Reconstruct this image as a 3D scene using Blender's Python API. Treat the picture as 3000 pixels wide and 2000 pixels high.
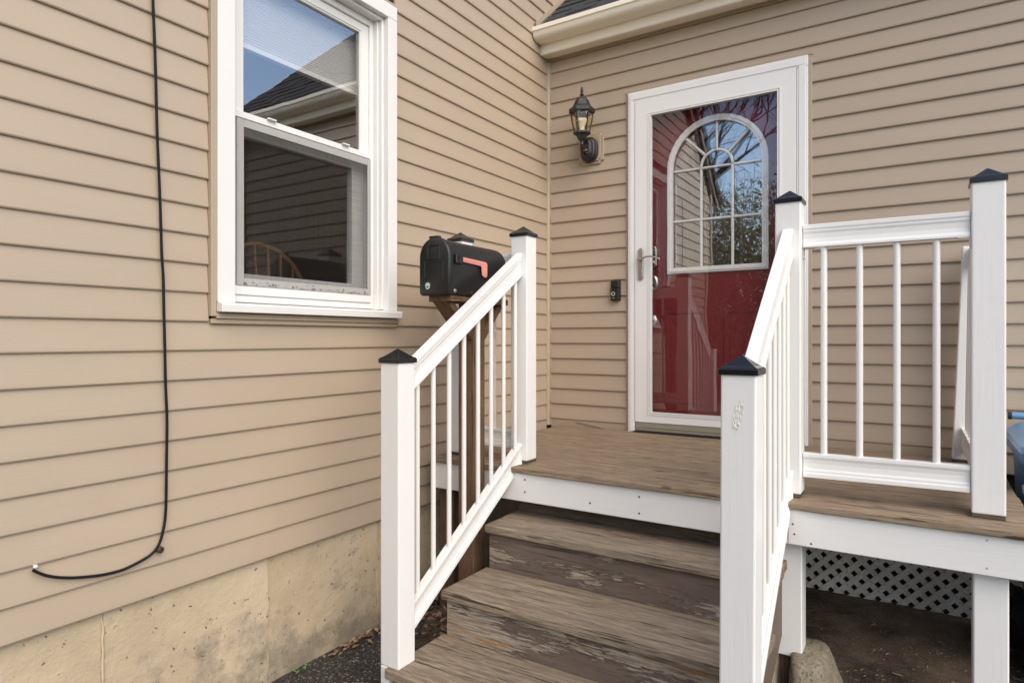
import bpy, bmesh, math, random
from mathutils import Vector, Matrix
R = math.radians
random.seed(7)
for o in list(bpy.data.objects): bpy.data.objects.remove(o)
sc = bpy.context.scene
COL = sc.collection
H = 1.36            # eye height: shapes below are written with z measured from eye level, the ground is at world z = 0

# ------------------------------------------------------------------ camera, sky, sun, exposure
cam = bpy.data.cameras.new('camera'); camo = bpy.data.objects.new('camera', cam); COL.objects.link(camo)
camo.location = (2.164, -3.832, H); camo.rotation_euler = (R(90), 0, R(32.64))
cam.sensor_width = 36; cam.lens = 22.586; cam.shift_y = -0.0033
cam.clip_start = 0.05; cam.clip_end = 400
sc.camera = camo
SUN_EL, SUN_AZ = 43, 118      # azimuth clockwise from +Y
w = bpy.data.worlds.new('World'); sc.world = w; w.use_nodes = True
nt = w.node_tree; bg = nt.nodes['Background']
sky = nt.nodes.new('ShaderNodeTexSky'); sky.sky_type = 'NISHITA'; sky.sun_disc = False
sky.sun_elevation = R(SUN_EL); sky.sun_rotation = R(SUN_AZ); sky.air_density = 1.0; sky.dust_density = 1.2; sky.ozone_density = 1.0
nt.links.new(sky.outputs[0], bg.inputs[0]); bg.inputs[1].default_value = 0.14
sun = bpy.data.lights.new('sun', 'SUN'); sun.energy = 1.5; sun.angle = R(62); sun.color = (1.0, 0.84, 0.62)
suno = bpy.data.objects.new('sun', sun); COL.objects.link(suno)
sd = Vector((math.sin(R(SUN_AZ)) * math.cos(R(SUN_EL)), math.cos(R(SUN_AZ)) * math.cos(R(SUN_EL)), math.sin(R(SUN_EL))))
suno.rotation_euler = sd.to_track_quat('Z', 'Y').to_euler(); suno.location = (8, -8, 12)
sc.view_settings.view_transform = 'Standard'; sc.view_settings.look = 'None'
sc.view_settings.gamma = 1; sc.view_settings.exposure = 0.90
sc.render.engine = 'CYCLES'; sc.cycles.use_denoising = True; sc.cycles.denoising_prefilter = 'ACCURATE'; sc.cycles.max_bounces = 10; sc.cycles.transparent_max_bounces = 16
sc.cycles.caustics_reflective = False; sc.cycles.caustics_refractive = False

# ------------------------------------------------------------------ mesh helpers
WLOC = {}
class MB:
    def __init__(s): s.v = []; s.f = []
    def add(s, vs, fs):
        n = len(s.v); s.v += [tuple(v) for v in vs]; s.f += [tuple(i + n for i in f) for f in fs]; return s
    def box(s, x0, x1, y0, y1, z0, z1):
        return s.add([(x0,y0,z0),(x1,y0,z0),(x1,y1,z0),(x0,y1,z0),(x0,y0,z1),(x1,y0,z1),(x1,y1,z1),(x0,y1,z1)],
                     [(0,3,2,1),(4,5,6,7),(0,1,5,4),(1,2,6,5),(2,3,7,6),(3,0,4,7)])
    def loft(s, rings, cap=True, closed=True):
        n = len(rings[0]); vs = [v for r in rings for v in r]; fs = []
        for i in range(len(rings) - 1):
            for j in range(n if closed else n - 1):
                k = (j + 1) % n
                fs.append((i*n+j, i*n+k, (i+1)*n+k, (i+1)*n+j))
        if cap:
            fs.append(tuple(range(n))[::-1]); fs.append(tuple((len(rings)-1)*n + j for j in range(n)))
        return s.add(vs, fs)
    def tube(s, path, r, n=8, cap=True):
        path = [Vector(p) for p in path]; rings = []
        rr = r if isinstance(r, (list, tuple)) else [r] * len(path)
        up = Vector((0.123, 0.31, 0.9)).normalized(); prev = None
        for i, p in enumerate(path):
            d = (path[min(i+1, len(path)-1)] - path[max(i-1, 0)]).normalized()
            if prev is None:
                a = d.cross(up)
                if a.length < .05: a = d.cross(Vector((1, 0, 0)))
            else:
                a = prev - d * prev.dot(d)
                if a.length < 1e-4: a = d.cross(up)
            a.normalize(); b = d.cross(a); prev = a
            rings.append([p + (a * math.cos(t) + b * math.sin(t)) * rr[i] for t in [2*math.pi*j/n for j in range(n)]])
        return s.loft(rings, cap)
    def lathe(s, prof, c, n=16, axis='z', ph=0):
        rings = []
        for (r, h) in prof:
            ring = []
            for j in range(n):
                t = 2*math.pi*j/n + ph; a, b = r*math.cos(t), r*math.sin(t)
                if axis == 'z': ring.append((c[0]+a, c[1]+b, c[2]+h))
                elif axis == 'y': ring.append((c[0]+a, c[1]+h, c[2]+b))
                else: ring.append((c[0]+h, c[1]+a, c[2]+b))
            rings.append(ring)
        return s.loft(rings)
    def extr(s, poly, a, b):
        """prism: poly is a list of points at offset a -> b (vectors added)"""
        a, b = Vector(a), Vector(b)
        return s.loft([[Vector(p) + a for p in poly], [Vector(p) + b for p in poly]])

def build(name, mb, m, parent=None, bevel=0, segs=1, smooth=False, label=None, cat=None, group=None, kind=None, data=None, autos=None):
    vs = [Vector((x, y, z + H)) for (x, y, z) in mb.v]
    lo = Vector([min(v[i] for v in vs) for i in range(3)]); hi = Vector([max(v[i] for v in vs) for i in range(3)])
    c = (lo + hi) / 2
    me = data
    if me is None:
        me = bpy.data.meshes.new(name); me.from_pydata([v - c for v in vs], [], mb.f)
        bm = bmesh.new(); bm.from_mesh(me)
        bmesh.ops.recalc_face_normals(bm, faces=bm.faces)
        if bevel:
            es = [e for e in bm.edges if len(e.link_faces) == 2 and e.calc_face_angle(0) > .5]
            bmesh.ops.bevel(bm, geom=es, offset=bevel, segments=segs, affect='EDGES', profile=.5, clamp_overlap=True)
        if smooth:
            for f in bm.faces: f.smooth = True
            for e in bm.edges:
                if len(e.link_faces) == 2 and e.calc_face_angle(0) > (autos or R(40)): e.smooth = False
        bm.to_mesh(me); bm.free(); me.materials.append(m)
    o = bpy.data.objects.new(name, me); COL.objects.link(o)
    place(o, c, parent); tags(o, label, cat, group, kind)
    return o
def place(o, c, parent):
    WLOC[o.name] = Vector(c)
    if parent is not None:
        o.parent = parent; o.location = Vector(c) - WLOC[parent.name]
    else: o.location = c
def tags(o, label=None, cat=None, group=None, kind=None):
    for k, v in (('label', label), ('category', cat), ('group', group), ('kind', kind)):
        if v: o[k] = v
def thing(name, loc, label, cat, group=None):
    o = bpy.data.objects.new(name, None); COL.objects.link(o); o.empty_display_size = .1
    place(o, Vector((loc[0], loc[1], loc[2] + H)), None); tags(o, label, cat, group); return o
def inst(src, name, dx, parent):
    """a copy of a piece, moved by dx"""
    o = src.copy(); o.name = name; COL.objects.link(o); o.parent = None
    place(o, WLOC[src.name] + Vector(dx), parent); return o

# ------------------------------------------------------------------ material helpers
class NT:
    def __init__(s, name):
        s.m = bpy.data.materials.new(name); s.m.use_nodes = True; s.t = s.m.node_tree
        s.b = s.t.nodes['Principled BSDF']; s.out = s.t.nodes['Material Output']
    def n(s, typ, **kw):
        nd = s.t.nodes.new(typ)
        for k, v in kw.items(): setattr(nd, k, v)
        return nd
    def link(s, a, b): s.t.links.new(a, b)
    def pos(s, scale=(1,1,1), rnd=7.0, obj=False):
        g = s.n('ShaderNodeNewGeometry').outputs['Position']
        if rnd:
            oi = s.n('ShaderNodeObjectInfo'); mu = s.n('ShaderNodeVectorMath', operation='SCALE')
            cb = s.n('ShaderNodeCombineXYZ')
            for i, k in enumerate((1.0, 1.73, 0.61)):
                mm = s.n('ShaderNodeMath', operation='MULTIPLY'); mm.inputs[1].default_value = rnd * k
                s.link(oi.outputs['Random'], mm.inputs[0]); s.link(mm.outputs[0], cb.inputs[i])
            ad = s.n('ShaderNodeVectorMath', operation='ADD'); s.link(g, ad.inputs[0]); s.link(cb.outputs[0], ad.inputs[1]); g = ad.outputs[0]
        mp = s.n('ShaderNodeVectorMath', operation='MULTIPLY'); s.link(g, mp.inputs[0]); mp.inputs[1].default_value = scale
        return mp.outputs[0]
    def noise(s, vec, scale, detail=4, rough=.55, dist=0):
        nd = s.n('ShaderNodeTexNoise'); nd.inputs['Scale'].default_value = scale; nd.inputs['Detail'].default_value = detail
        nd.inputs['Roughness'].default_value = rough; nd.inputs['Distortion'].default_value = dist
        s.link(vec, nd.inputs['Vector']); return nd.outputs['Fac']
    def ramp(s, fac, stops, interp='LINEAR'):
        nd = s.n('ShaderNodeValToRGB'); nd.color_ramp.interpolation = interp; e = nd.color_ramp.elements
        while len(e) < len(stops): e.new(.5)
        for i, (p, c) in enumerate(stops):
            e[i].position = p; e[i].color = (c[0], c[1], c[2], 1) if not isinstance(c, (int, float)) else (c, c, c, 1)
        s.link(fac, nd.inputs[0]); return nd.outputs[0]
    def mix(s, fac, a, b, mode='MIX'):
        nd = s.n('ShaderNodeMix', data_type='RGBA', blend_type=mode)
        for sock, v in ((nd.inputs[0], fac), (nd.inputs[6], a), (nd.inputs[7], b)):
            if isinstance(v, (int, float)): sock.default_value = v
            elif isinstance(v, (tuple, list)): sock.default_value = (v[0], v[1], v[2], 1)
            else: s.link(v, sock)
        return nd.outputs[2]
    def math(s, op, a, b=None, clamp=False):
        nd = s.n('ShaderNodeMath', operation=op); nd.use_clamp = clamp
        for i, v in enumerate((a, b)):
            if v is None: continue
            if isinstance(v, (int, float)): nd.inputs[i].default_value = v
            else: s.link(v, nd.inputs[i])
        return nd.outputs[0]
    def set(s, color=None, rough=None, metal=None, bump=None, bstr=.3, bdist=.01, spec=None, coat=None):
        b = s.b
        if color is not None:
            if isinstance(color, (tuple, list)): b.inputs['Base Color'].default_value = (*color[:3], 1)
            else: s.link(color, b.inputs['Base Color'])
        if rough is not None:
            if isinstance(rough, (int, float)): b.inputs['Roughness'].default_value = rough
            else: s.link(rough, b.inputs['Roughness'])
        if metal is not None: b.inputs['Metallic'].default_value = metal
        if spec is not None: b.inputs['Specular IOR Level'].default_value = spec
        if coat is not None: b.inputs['Coat Weight'].default_value = coat
        if bump is not None:
            bp = s.n('ShaderNodeBump'); bp.inputs['Strength'].default_value = bstr; bp.inputs['Distance'].default_value = bdist
            s.link(bump, bp.inputs['Height']); s.link(bp.outputs[0], b.inputs['Normal'])
        return s.m

def AX(axis, along, across):
    return tuple(along if a == axis else across for a in 'xyz')

def m_siding(axis):
    t = NT('vinyl_siding_' + axis)
    p = t.pos((1,1,1), 5.0); g = t.pos(AX(axis, 3, 90), 9.0)
    grain = t.noise(g, 2.2, 5, .6)
    mott = t.noise(p, 1.3, 3)
    c = t.ramp(mott, [(.3, (.408,.328,.246)), (.7, (.432,.348,.262))])
    sp = t.n('ShaderNodeTexVoronoi'); sp.inputs['Scale'].default_value = 4.5; t.link(p, sp.inputs['Vector'])
    spot = t.ramp(sp.outputs['Distance'], [(.028, .7), (.055, 0)])
    spn = t.ramp(t.noise(p, 5, 2), [(.5, 0), (.62, 1)])
    c = t.mix(t.math('MULTIPLY', t.math('MULTIPLY', spot, spn), .45), c, (.30,.235,.17))
    dirt = t.ramp(t.noise(t.pos((1.2,1.2,5), 3), 1.5, 5), [(.55, 0), (.8, 1)])
    c = t.mix(t.math('MULTIPLY', dirt, .16), c, (.34,.28,.21))
    c = t.mix(t.math('MULTIPLY', grain, .12), c, (.40,.32,.235))
    wav = t.noise(t.pos(AX(axis, 1.6, 5), 6), 1.0, 2)
    return t.set(c, .42, bump=t.math('ADD', t.math('MULTIPLY', grain, .12), t.math('MULTIPLY', wav, 1.5)), bstr=.30, bdist=.012)
def m_white(axis='z', name='white_paint', col=(.79,.79,.78), grain=.18, rough=.38):
    t = NT(name + '_' + axis)
    g = t.pos(AX(axis, 2.5, 70), 9); p = t.pos((1,1,1), 5)
    gr = t.noise(g, 1.6, 6, .6, .6)
    d = t.ramp(t.noise(p, 9, 6, .65), [(.6, 0), (.78, 1)])
    c = t.mix(t.math('MULTIPLY', d, .14), col, (.52,.47,.39))
    ck = t.ramp(t.noise(t.pos(AX(axis, 1.4, 60), 9), 2.0, 3, .5), [(.665, 0), (.70, 1)])
    c = t.mix(t.math('MULTIPLY', ck, .15), c, (.45,.42,.38))
    dn = t.noise(p, 6, 2)
    return t.set(c, rough, bump=t.math('ADD', gr, t.math('MULTIPLY', dn, .5)), bstr=grain, bdist=.004)
def m_plain(name, col, rough=.5, metal=0, noise=.0, nscale=20, bstr=0, spec=None, coat=None):
    t = NT(name); p = t.pos((1,1,1), 3)
    c = col
    if noise:
        n = t.noise(p, nscale, 5); c = t.mix(t.math('MULTIPLY', n, noise), col, tuple(x * .45 for x in col))
    bp = t.noise(p, nscale * 4, 4) if bstr else None
    return t.set(c, rough, metal, bump=bp, bstr=bstr, bdist=.003, spec=spec, coat=coat)
def m_wood(axis, name, light, mid, dark, crack=.6, moss=0, fine=1.0, crackw=.03):
    t = NT(name + '_' + axis)
    g = t.pos(AX(axis, 3.2, 42), 11); f = t.pos(AX(axis, 14, 300), 11); p = t.pos((1,1,1), 4)
    a = t.noise(g, 1.0, 8, .72, .6); b = t.noise(f, 1.0, 5, .7)
    c = t.ramp(a, [(.30, dark), (.44, mid), (.66, light)])
    c = t.mix(t.math('MULTIPLY', t.ramp(b, [(.38, 1), (.56, 0)]), .6 * fine), c, tuple(x * .55 for x in dark))
    c = t.mix(t.math('MULTIPLY', t.ramp(b, [(.56, 0), (.70, 1)]), .35 * fine), c, tuple(min(1, x * 1.35) for x in light))
    gray = t.ramp(t.noise(p, 2.6, 6, .65), [(.40, 0), (.66, 1)])
    c = t.mix(t.math('MULTIPLY', gray, .5), c, (mid[0]*1.05, mid[1]*1.12, mid[2]*1.22))
    ck = t.ramp(t.noise(t.pos(AX(axis, 3.4, 95), 11), 1.0, 3, .55, .3), [(.635, 0), (.635 + crackw, 1)])
    ck2 = t.ramp(t.noise(t.pos(AX(axis, 7, 150), 11), 1.0, 2, .5, .2), [(.70, 0), (.73, 1)])
    ck3 = t.ramp(t.noise(t.pos(AX(axis, .55, 48), 11), 1.0, 2, .5, .15), [(.665, 0), (.678, 1), (.69, 0)])
    ck = t.math('MAXIMUM', t.math('MAXIMUM', ck, ck2), ck3)
    c = t.mix(t.math('MULTIPLY', ck, crack), c, (.03,.020,.014))
    kn = t.n('ShaderNodeTexVoronoi'); kn.inputs['Scale'].default_value = 1.0; t.link(t.pos(AX(axis, 3.2, 9), 11), kn.inputs['Vector'])
    k = t.ramp(kn.outputs['Distance'], [(.04, 1), (.085, 0)])
    c = t.mix(t.math('MULTIPLY', k, .6), c, (.045,.022,.012))
    if moss:
        mo = t.ramp(t.noise(p, 7, 5), [(.55, 0), (.75, 1)]); c = t.mix(t.math('MULTIPLY', mo, moss), c, (.07,.075,.03))
    h = t.math('SUBTRACT', t.math('ADD', t.math('MULTIPLY', a, .7), t.math('MULTIPLY', b, .6)), t.math('MULTIPLY', ck, .9))
    return t.set(c, .8, bump=h, bstr=.8, bdist=.006, spec=.2)
def m_peeling():
    t = NT('peeling_brown_paint'); p = t.pos((1,1,1), 6)
    g = t.noise(t.pos((5, 30, 70), 9), 1.0, 7, .7, .4); f = t.noise(t.pos((12, 260, 260), 9), 1.0, 4, .65)
    wood = t.ramp(g, [(.32, (.16,.12,.09)), (.48, (.34,.285,.23)), (.66, (.52,.46,.39))])
    og = t.ramp(t.noise(t.pos((3.0, 8, 16), 9), 1.6, 5, .6), [(.60, 0), (.66, 1)])
    wood = t.mix(t.math('MULTIPLY', og, .75), wood, (.42,.22,.075))
    wood = t.mix(t.math('MULTIPLY', t.ramp(f, [(.4, 1), (.56, 0)]), .55), wood, (.11,.08,.06))
    big = t.noise(t.pos((1.1, 3, 5.0), 9), 1.7, 3); sm = t.noise(t.pos((12, 60, 120), 9), 1.0, 7, .72, .2)
    v = t.math('ADD', t.math('MULTIPLY', big, .85), t.math('MULTIPLY', sm, .60))
    mask = t.ramp(v, [(.700, 0), (.713, 1)]); edge = t.ramp(v, [(.680, 0), (.698, 1), (.710, 1), (.735, 0)])
    paint = t.mix(t.math('MULTIPLY', f, .5), (.165,.125,.102), (.085,.063,.052))
    paint = t.mix(t.math('MULTIPLY', t.ramp(t.noise(t.pos((2.5, 10, 22), 9), 2, 6, .65), [(.48, 0), (.72, 1)]), .55), paint, (.22,.18,.15))
    paint = t.mix(t.math('MULTIPLY', t.ramp(t.noise(t.pos((3, 60, 110), 9), 1, 3), [(.64, 0), (.67, 1)]), .7), paint, (.04,.03,.025))
    c = t.mix(mask, paint, wood)
    c = t.mix(t.math('MULTIPLY', edge, .35), c, (.07,.05,.04))
    h = t.math('SUBTRACT', t.math('MULTIPLY', f, .4), t.math('MULTIPLY', mask, .9))
    return t.set(c, .66, bump=h, bstr=.8, bdist=.005, spec=.25)
def m_concrete():
    t = NT('painted_concrete'); p = t.pos((1,1,1), 2)
    a = t.noise(p, 2.2, 6, .6); f = t.noise(p, 60, 5, .7); mid = t.noise(p, 14, 6, .65)
    c = t.ramp(a, [(.3, (.42,.34,.235)), (.55, (.515,.425,.30)), (.75, (.555,.455,.345))])
    pit = t.ramp(t.noise(p, 42, 3, .6), [(.665, 0), (.70, 1)])
    # bare grey stains, thicker toward the foot where paint has worn away, with a ragged noise edge
    g = t.n('ShaderNodeNewGeometry'); sx = t.n('ShaderNodeSeparateXYZ'); t.link(g.outputs['Position'], sx.inputs[0])
    low = t.math('ADD', t.math('MULTIPLY', sx.outputs[2], -1.5), t.math('MULTIPLY', t.noise(p, 3.0, 7, .68), 1.9))
    stain = t.ramp(low, [(.62, 0), (.86, 1)])
    patch = t.ramp(t.noise(p, 5.5, 7, .7), [(.62, 0), (.69, 1)])
    m = t.math('MAXIMUM', t.math('MULTIPLY', stain, .68), t.math('MULTIPLY', patch, .42))
    grey = t.ramp(mid, [(.3, (.10,.088,.07)), (.7, (.27,.24,.20))])
    c = t.mix(m, c, grey)
    c = t.mix(t.math('MULTIPLY', pit, .8), c, (.09,.075,.055))
    h = t.math('SUBTRACT', t.math('ADD', t.math('MULTIPLY', f, .5), t.math('MULTIPLY', mid, 1.3)), t.math('MULTIPLY', pit, .9))
    return t.set(c, .9, bump=h, bstr=.6, bdist=.008, spec=.2)
def m_asphalt():
    t = NT('asphalt'); p = t.pos((1,1,1), 0)
    v = t.n('ShaderNodeTexVoronoi'); v.inputs['Scale'].default_value = 140; t.link(p, v.inputs['Vector'])
    cs = t.n('ShaderNodeSeparateColor'); t.link(v.outputs['Color'], cs.inputs[0])
    st = t.ramp(cs.outputs[0], [(.0, (.022,.021,.020)), (.72, (.055,.052,.048)), (.93, (.14,.125,.105)), (1, (.33,.29,.24))])
    d = t.noise(p, 2.5, 6, .65)
    c = t.mix(t.ramp(d, [(.4, 0), (.7, .6)]), st, (.065,.056,.047))
    fn = t.noise(p, 190, 4)
    return t.set(c, .88, bump=t.math('ADD', t.math('MULTIPLY', v.outputs['Distance'], -.8), fn), bstr=.7, bdist=.006, spec=.25)
def m_soil():
    t = NT('dark_soil'); p = t.pos((1,1,1), 0)
    a = t.noise(p, 3.0, 6, .65); f = t.noise(p, 90, 6, .75); k = t.noise(p, 30, 4, .7)
    c = t.ramp(a, [(.35, (.05,.041,.035)), (.52, (.14,.105,.08)), (.72, (.23,.18,.14))])
    c = t.mix(t.ramp(f, [(.5, 0), (.72, .7)]), c, (.21,.155,.11))
    fl = t.n('ShaderNodeTexVoronoi'); fl.inputs['Scale'].default_value = 55; t.link(p, fl.inputs['Vector'])
    c = t.mix(t.ramp(fl.outputs['Distance'], [(.10, .5), (.16, 0)]), c, (.36,.30,.23))
    return t.set(c, .95, bump=t.math('ADD', f, k), bstr=.9, bdist=.015, spec=.15)
def m_glass(name, refl=.12, tint=(1,1,1), wave=.0, wscale=3, dark=0.0, tintdark=1.0):
    t = NT(name); t.t.nodes.remove(t.b)
    tr = t.n('ShaderNodeBsdfTransparent'); tr.inputs[0].default_value = (tint[0]*tintdark, tint[1]*tintdark, tint[2]*tintdark, 1)
    gl = t.n('ShaderNodeBsdfGlossy'); gl.inputs['Roughness'].default_value = 0.0; gl.inputs[0].default_value = (1,1,1,1)
    fr = t.n('ShaderNodeLayerWeight'); fr.inputs[0].default_value = .5
    if wave:
        p = t.pos((1,1,1), 0); nz = t.noise(p, wscale, 2, .4); bp = t.n('ShaderNodeBump')
        bp.inputs['Strength'].default_value = wave; bp.inputs['Distance'].default_value = .05
        t.link(nz, bp.inputs['Height']); t.link(bp.outputs[0], gl.inputs['Normal'])
    f = t.math('ADD', t.math('MULTIPLY', t.math('POWER', fr.outputs['Facing'], 4.0), .8), refl, True)
    mx = t.n('ShaderNodeMixShader'); t.link(f, mx.inputs[0]); t.link(tr.outputs[0], mx.inputs[1]); t.link(gl.outputs[0], mx.inputs[2])
    t.link(mx.outputs[0], t.out.inputs[0]); return t.m
def m_screen():
    t = NT('insect_screen'); t.t.nodes.remove(t.b)
    tr = t.n('ShaderNodeBsdfTransparent'); df = t.n('ShaderNodeBsdfDiffuse'); df.inputs[0].default_value = (.022,.019,.017,1)
    p = t.pos((1,1,1), 0)
    sm = t.noise(t.pos((1, 160, 3), 0), 1.0, 3, .6); sm2 = t.noise(t.pos((1, 3, 160), 0), 1.0, 3, .6)
    f = t.math('ADD', .10, t.math('MULTIPLY', t.math('ADD', sm, sm2), .15))
    mx = t.n('ShaderNodeMixShader'); t.link(f, mx.inputs[0]); t.link(tr.outputs[0], mx.inputs[1]); t.link(df.outputs[0], mx.inputs[2])
    t.link(mx.outputs[0], t.out.inputs[0]); return t.m
def m_shingle():
    t = NT('asphalt_shingle'); p = t.pos((1,1,1), 3)
    oi = t.n('ShaderNodeObjectInfo')
    g = t.noise(p, 260, 3, .7)
    c = t.ramp(g, [(.3, (.022,.022,.024)), (.55, (.06,.06,.064)), (.75, (.125,.125,.13))])
    c = t.mix(t.math('MULTIPLY', oi.outputs['Random'], .4), c, (.035,.035,.038))
    return t.set(c, .9, bump=g, bstr=.7, bdist=.004, spec=.2)
def m_bark(name, a, b):
    t = NT(name); p = t.pos((8,8,2), 3); n = t.noise(p, 3, 5)
    return t.set(t.ramp(n, [(.3, a), (.7, b)]), .9, bump=n, bstr=.5, bdist=.02)
def m_leaf(name, a, b):
    t = NT(name); oi = t.pos((1,1,1), 0); n = t.noise(oi, 9, 3)
    return t.set(t.ramp(n, [(.35, a), (.65, b)]), .7)

M = {}
M['sid_y'] = m_siding('y'); M['sid_x'] = m_siding('x')
M['trim_tan'] = m_plain('tan_vinyl_trim', (.41,.33,.238), .45, noise=.12, nscale=9)
for a in 'xyz': M['wh_' + a] = m_white(a)
M['vinyl_white'] = m_plain('white_vinyl', (.77,.765,.75), .33, noise=.10, nscale=6)
M['vinyl_dirty'] = m_plain('dirty_white_vinyl', (.70,.68,.63), .5, noise=.55, nscale=16)
M['alu_white'] = m_plain('white_aluminium', (.80,.80,.79), .28, noise=.05, nscale=8)
M['cream'] = m_plain('cream_aluminium', (.88,.83,.72), .38, noise=.06, nscale=7)
M['deck'] = m_wood('x', 'weathered_deck', (.42,.325,.225), (.27,.20,.135), (.115,.082,.055), crack=.85)
M['tread'] = m_wood('x', 'weathered_tread', (.42,.34,.25), (.26,.205,.15), (.105,.078,.056), crack=.8, moss=.12)
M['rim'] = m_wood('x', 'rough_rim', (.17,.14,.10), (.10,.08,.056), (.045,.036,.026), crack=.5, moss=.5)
M['pt_z'] = m_wood('z', 'brown_timber', (.26,.16,.095), (.165,.098,.060), (.075,.045,.03), crack=.55)
M['pt_y'] = m_wood('y', 'brown_timber', (.30,.19,.11), (.19,.115,.07), (.08,.05,.033), crack=.55)
M['oldpost'] = m_wood('z', 'dim_timber', (.24,.155,.095), (.15,.095,.062), (.07,.045,.032), crack=.5, moss=.2)
M['peel'] = m_peeling()
M['brown'] = m_plain('brown_stain', (.155,.112,.085), .6, noise=.5, nscale=8, bstr=.25)
M['cap'] = m_plain('black_cap', (.012,.012,.013), .16)
M['blackplastic'] = m_plain('black_plastic', (.012,.012,.012), .44, noise=.3, nscale=14, bstr=.12)
M['cordblack'] = m_plain('black_cable', (.009,.009,.009), .65, spec=.25); M['blackmetal'] = m_plain('black_metal', (.016,.016,.017), .45, bstr=.2)
M['blackgloss'] = m_plain('black_gloss', (.010,.010,.011), .15)
M['dark'] = m_plain('dark_gap', (.015,.013,.012), .95)
M['crawl'] = m_plain('crawl_space_shade', (.03,.025,.02), .95, noise=.6, nscale=5)
M['concrete'] = m_concrete(); M['asphalt'] = m_asphalt(); M['soil'] = m_soil()
tt = NT('rough_footing'); _p = tt.pos((1,1,1), 1); _a = tt.noise(_p, 7, 6, .65); _f = tt.noise(_p, 80, 5, .75)
_c = tt.ramp(_a, [(.3, (.24,.20,.15)), (.55, (.42,.365,.275)), (.75, (.52,.46,.37))]); _c = tt.mix(tt.ramp(_f, [(.52, 0), (.66, .8)]), _c, (.08,.066,.05))
M['footing'] = tt.set(_c, .95, bump=_f, bstr=1.0, bdist=.02, spec=.15)
M['red'] = m_plain('red_door_paint', (.17,.013,.018), .35, noise=.15, nscale=5)
M['nickel'] = m_plain('satin_nickel', (.55,.51,.45), .28, 1.0, noise=.15, nscale=40)
M['bronze_alu'] = m_plain('champagne_aluminium', (.36,.345,.27), .42, .35, noise=.2, nscale=30)
M['greyalu'] = m_plain('grey_screen_frame', (.42,.41,.39), .5, noise=.25, nscale=30)
M['flag'] = m_plain('faded_red_flag', (.70,.27,.24), .5, noise=.2, nscale=30)
M['green'] = m_plain('green_sticker', (.015,.27,.22), .4); M['scar'] = m_plain('chipped_paint', (.77,.76,.72), .55, noise=.3, nscale=70, bstr=.3); M['flake'] = m_plain('flake', (.27,.21,.15), .85); M['whiteflat'] = m_plain('white_print', (.82,.82,.80), .45)
M['bulb'] = m_plain('white_bulb', (.85,.84,.80), .35); M['orange'] = m_plain('orange_print', (.62,.25,.03), .5)
M['copper'] = m_plain('dark_brown_clip', (.06,.03,.018), .5)
M['shingle'] = m_shingle()
M['glass_storm'] = m_glass('storm_glass', .06, wave=.010, wscale=5)
M['glass_arch'] = m_glass('arch_glass', .32, wave=.008, wscale=4, tintdark=.75)
M['glass_win'] = m_glass('window_glass', .20, wave=.010, wscale=2.6, tintdark=1.0)
M['glass_low'] = m_glass('lower_window_glass', .10, wave=.008, wscale=2.6); M['glass_lamp'] = m_glass('lantern_glass', .06, tint=(1.0,.93,.78), wave=.2, wscale=30)
M['screen'] = m_screen()
M['bounce_ground'] = m_plain('bounce_ground_tan', (.26,.22,.11), .95, noise=.5, nscale=3); M['room'] = m_plain('room_wall', (.30,.23,.16), .8); M['room_dark'] = m_plain('hall_wall', (.16,.14,.11), .85)
M['blind'] = m_plain('white_shade', (.90,.90,.89), .7); M['chair'] = m_wood('z', 'chair_oak', (.46,.25,.10), (.36,.18,.07), (.22,.10,.04), crack=.0, fine=.4)
M['bin'] = m_plain('blue_bin_plastic', (.015,.12,.30), .38, noise=.3, nscale=6); M['binlid'] = m_plain('pale_blue_bin_lid', (.14,.32,.55), .3, noise=.35, nscale=7)
M['rubber'] = m_plain('black_rubber', (.018,.018,.019), .7, bstr=.2)
M['dryleaf'] = m_leaf('dry_leaf', (.20,.11,.06), (.36,.25,.16)); M['weedleaf'] = m_leaf('weed_leaf', (.07,.17,.025), (.12,.26,.05))
M['bark'] = m_bark('bark_grey', (.07,.055,.045), (.16,.13,.11)); M['bark_red'] = m_bark('bark_red', (.13,.075,.055), (.26,.16,.12))
M['brush'] = m_leaf('brush_leaf', (.40,.30,.13), (.62,.50,.26)); M['twig'] = m_bark('twig_tan', (.16,.12,.07), (.34,.27,.17))
M['nroof'] = m_plain('neighbour_roof', (.26,.12,.07), .9, noise=.4, nscale=12); M['nwall'] = m_plain('neighbour_siding', (.55,.42,.34), .6)

# ------------------------------------------------------------------ ground
mb = MB(); N = 48; ext = 120
xs = sorted(set([-ext, -60, -30, -15, -8, -5] + [-3 + i * .25 for i in range(33)] + [8, 15, 30, 60, ext])); ys = sorted(set([-ext, -60, -30, -15, -9] + [-6 + i * .25 for i in range(29)] + [3, 6, 15, 30, 60, ext]))
def gz(x, y):
    d = math.hypot(x - 1, y + 2); a = max(0, 1 - d / 6)
    return -H + a * .006 * (math.sin(3.1 * x + 1) * math.cos(2.7 * y)) - .003
mb.add([(x, y, gz(x, y)) for y in ys for x in xs], [(j*len(xs)+i, j*len(xs)+i+1, (j+1)*len(xs)+i+1, (j+1)*len(xs)+i) for j in range(len(ys)-1) for i in range(len(xs)-1)])
build('driveway', mb, M['asphalt'], smooth=True, label='dark speckled asphalt driveway', kind='structure')
mb = MB(); mb.add([(-100, -100, -H + .004), (100, -100, -H + .004), (100, -8.2, -H + .004), (-100, -8.2, -H + .004), (9, -8.2, -H + .004), (100, 90, -H + .004), (9, 90, -H + .004)], [(0, 1, 2, 4, 3), (4, 2, 5, 6)])
build('bounce_ground', mb, M['bounce_ground'], label='unseen tan ground sheet added to bounce light', kind='structure')  # unseen tan sheet added to bounce light up at the gutter
mb = MB(); pts = []
rr = random.Random(3)
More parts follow.
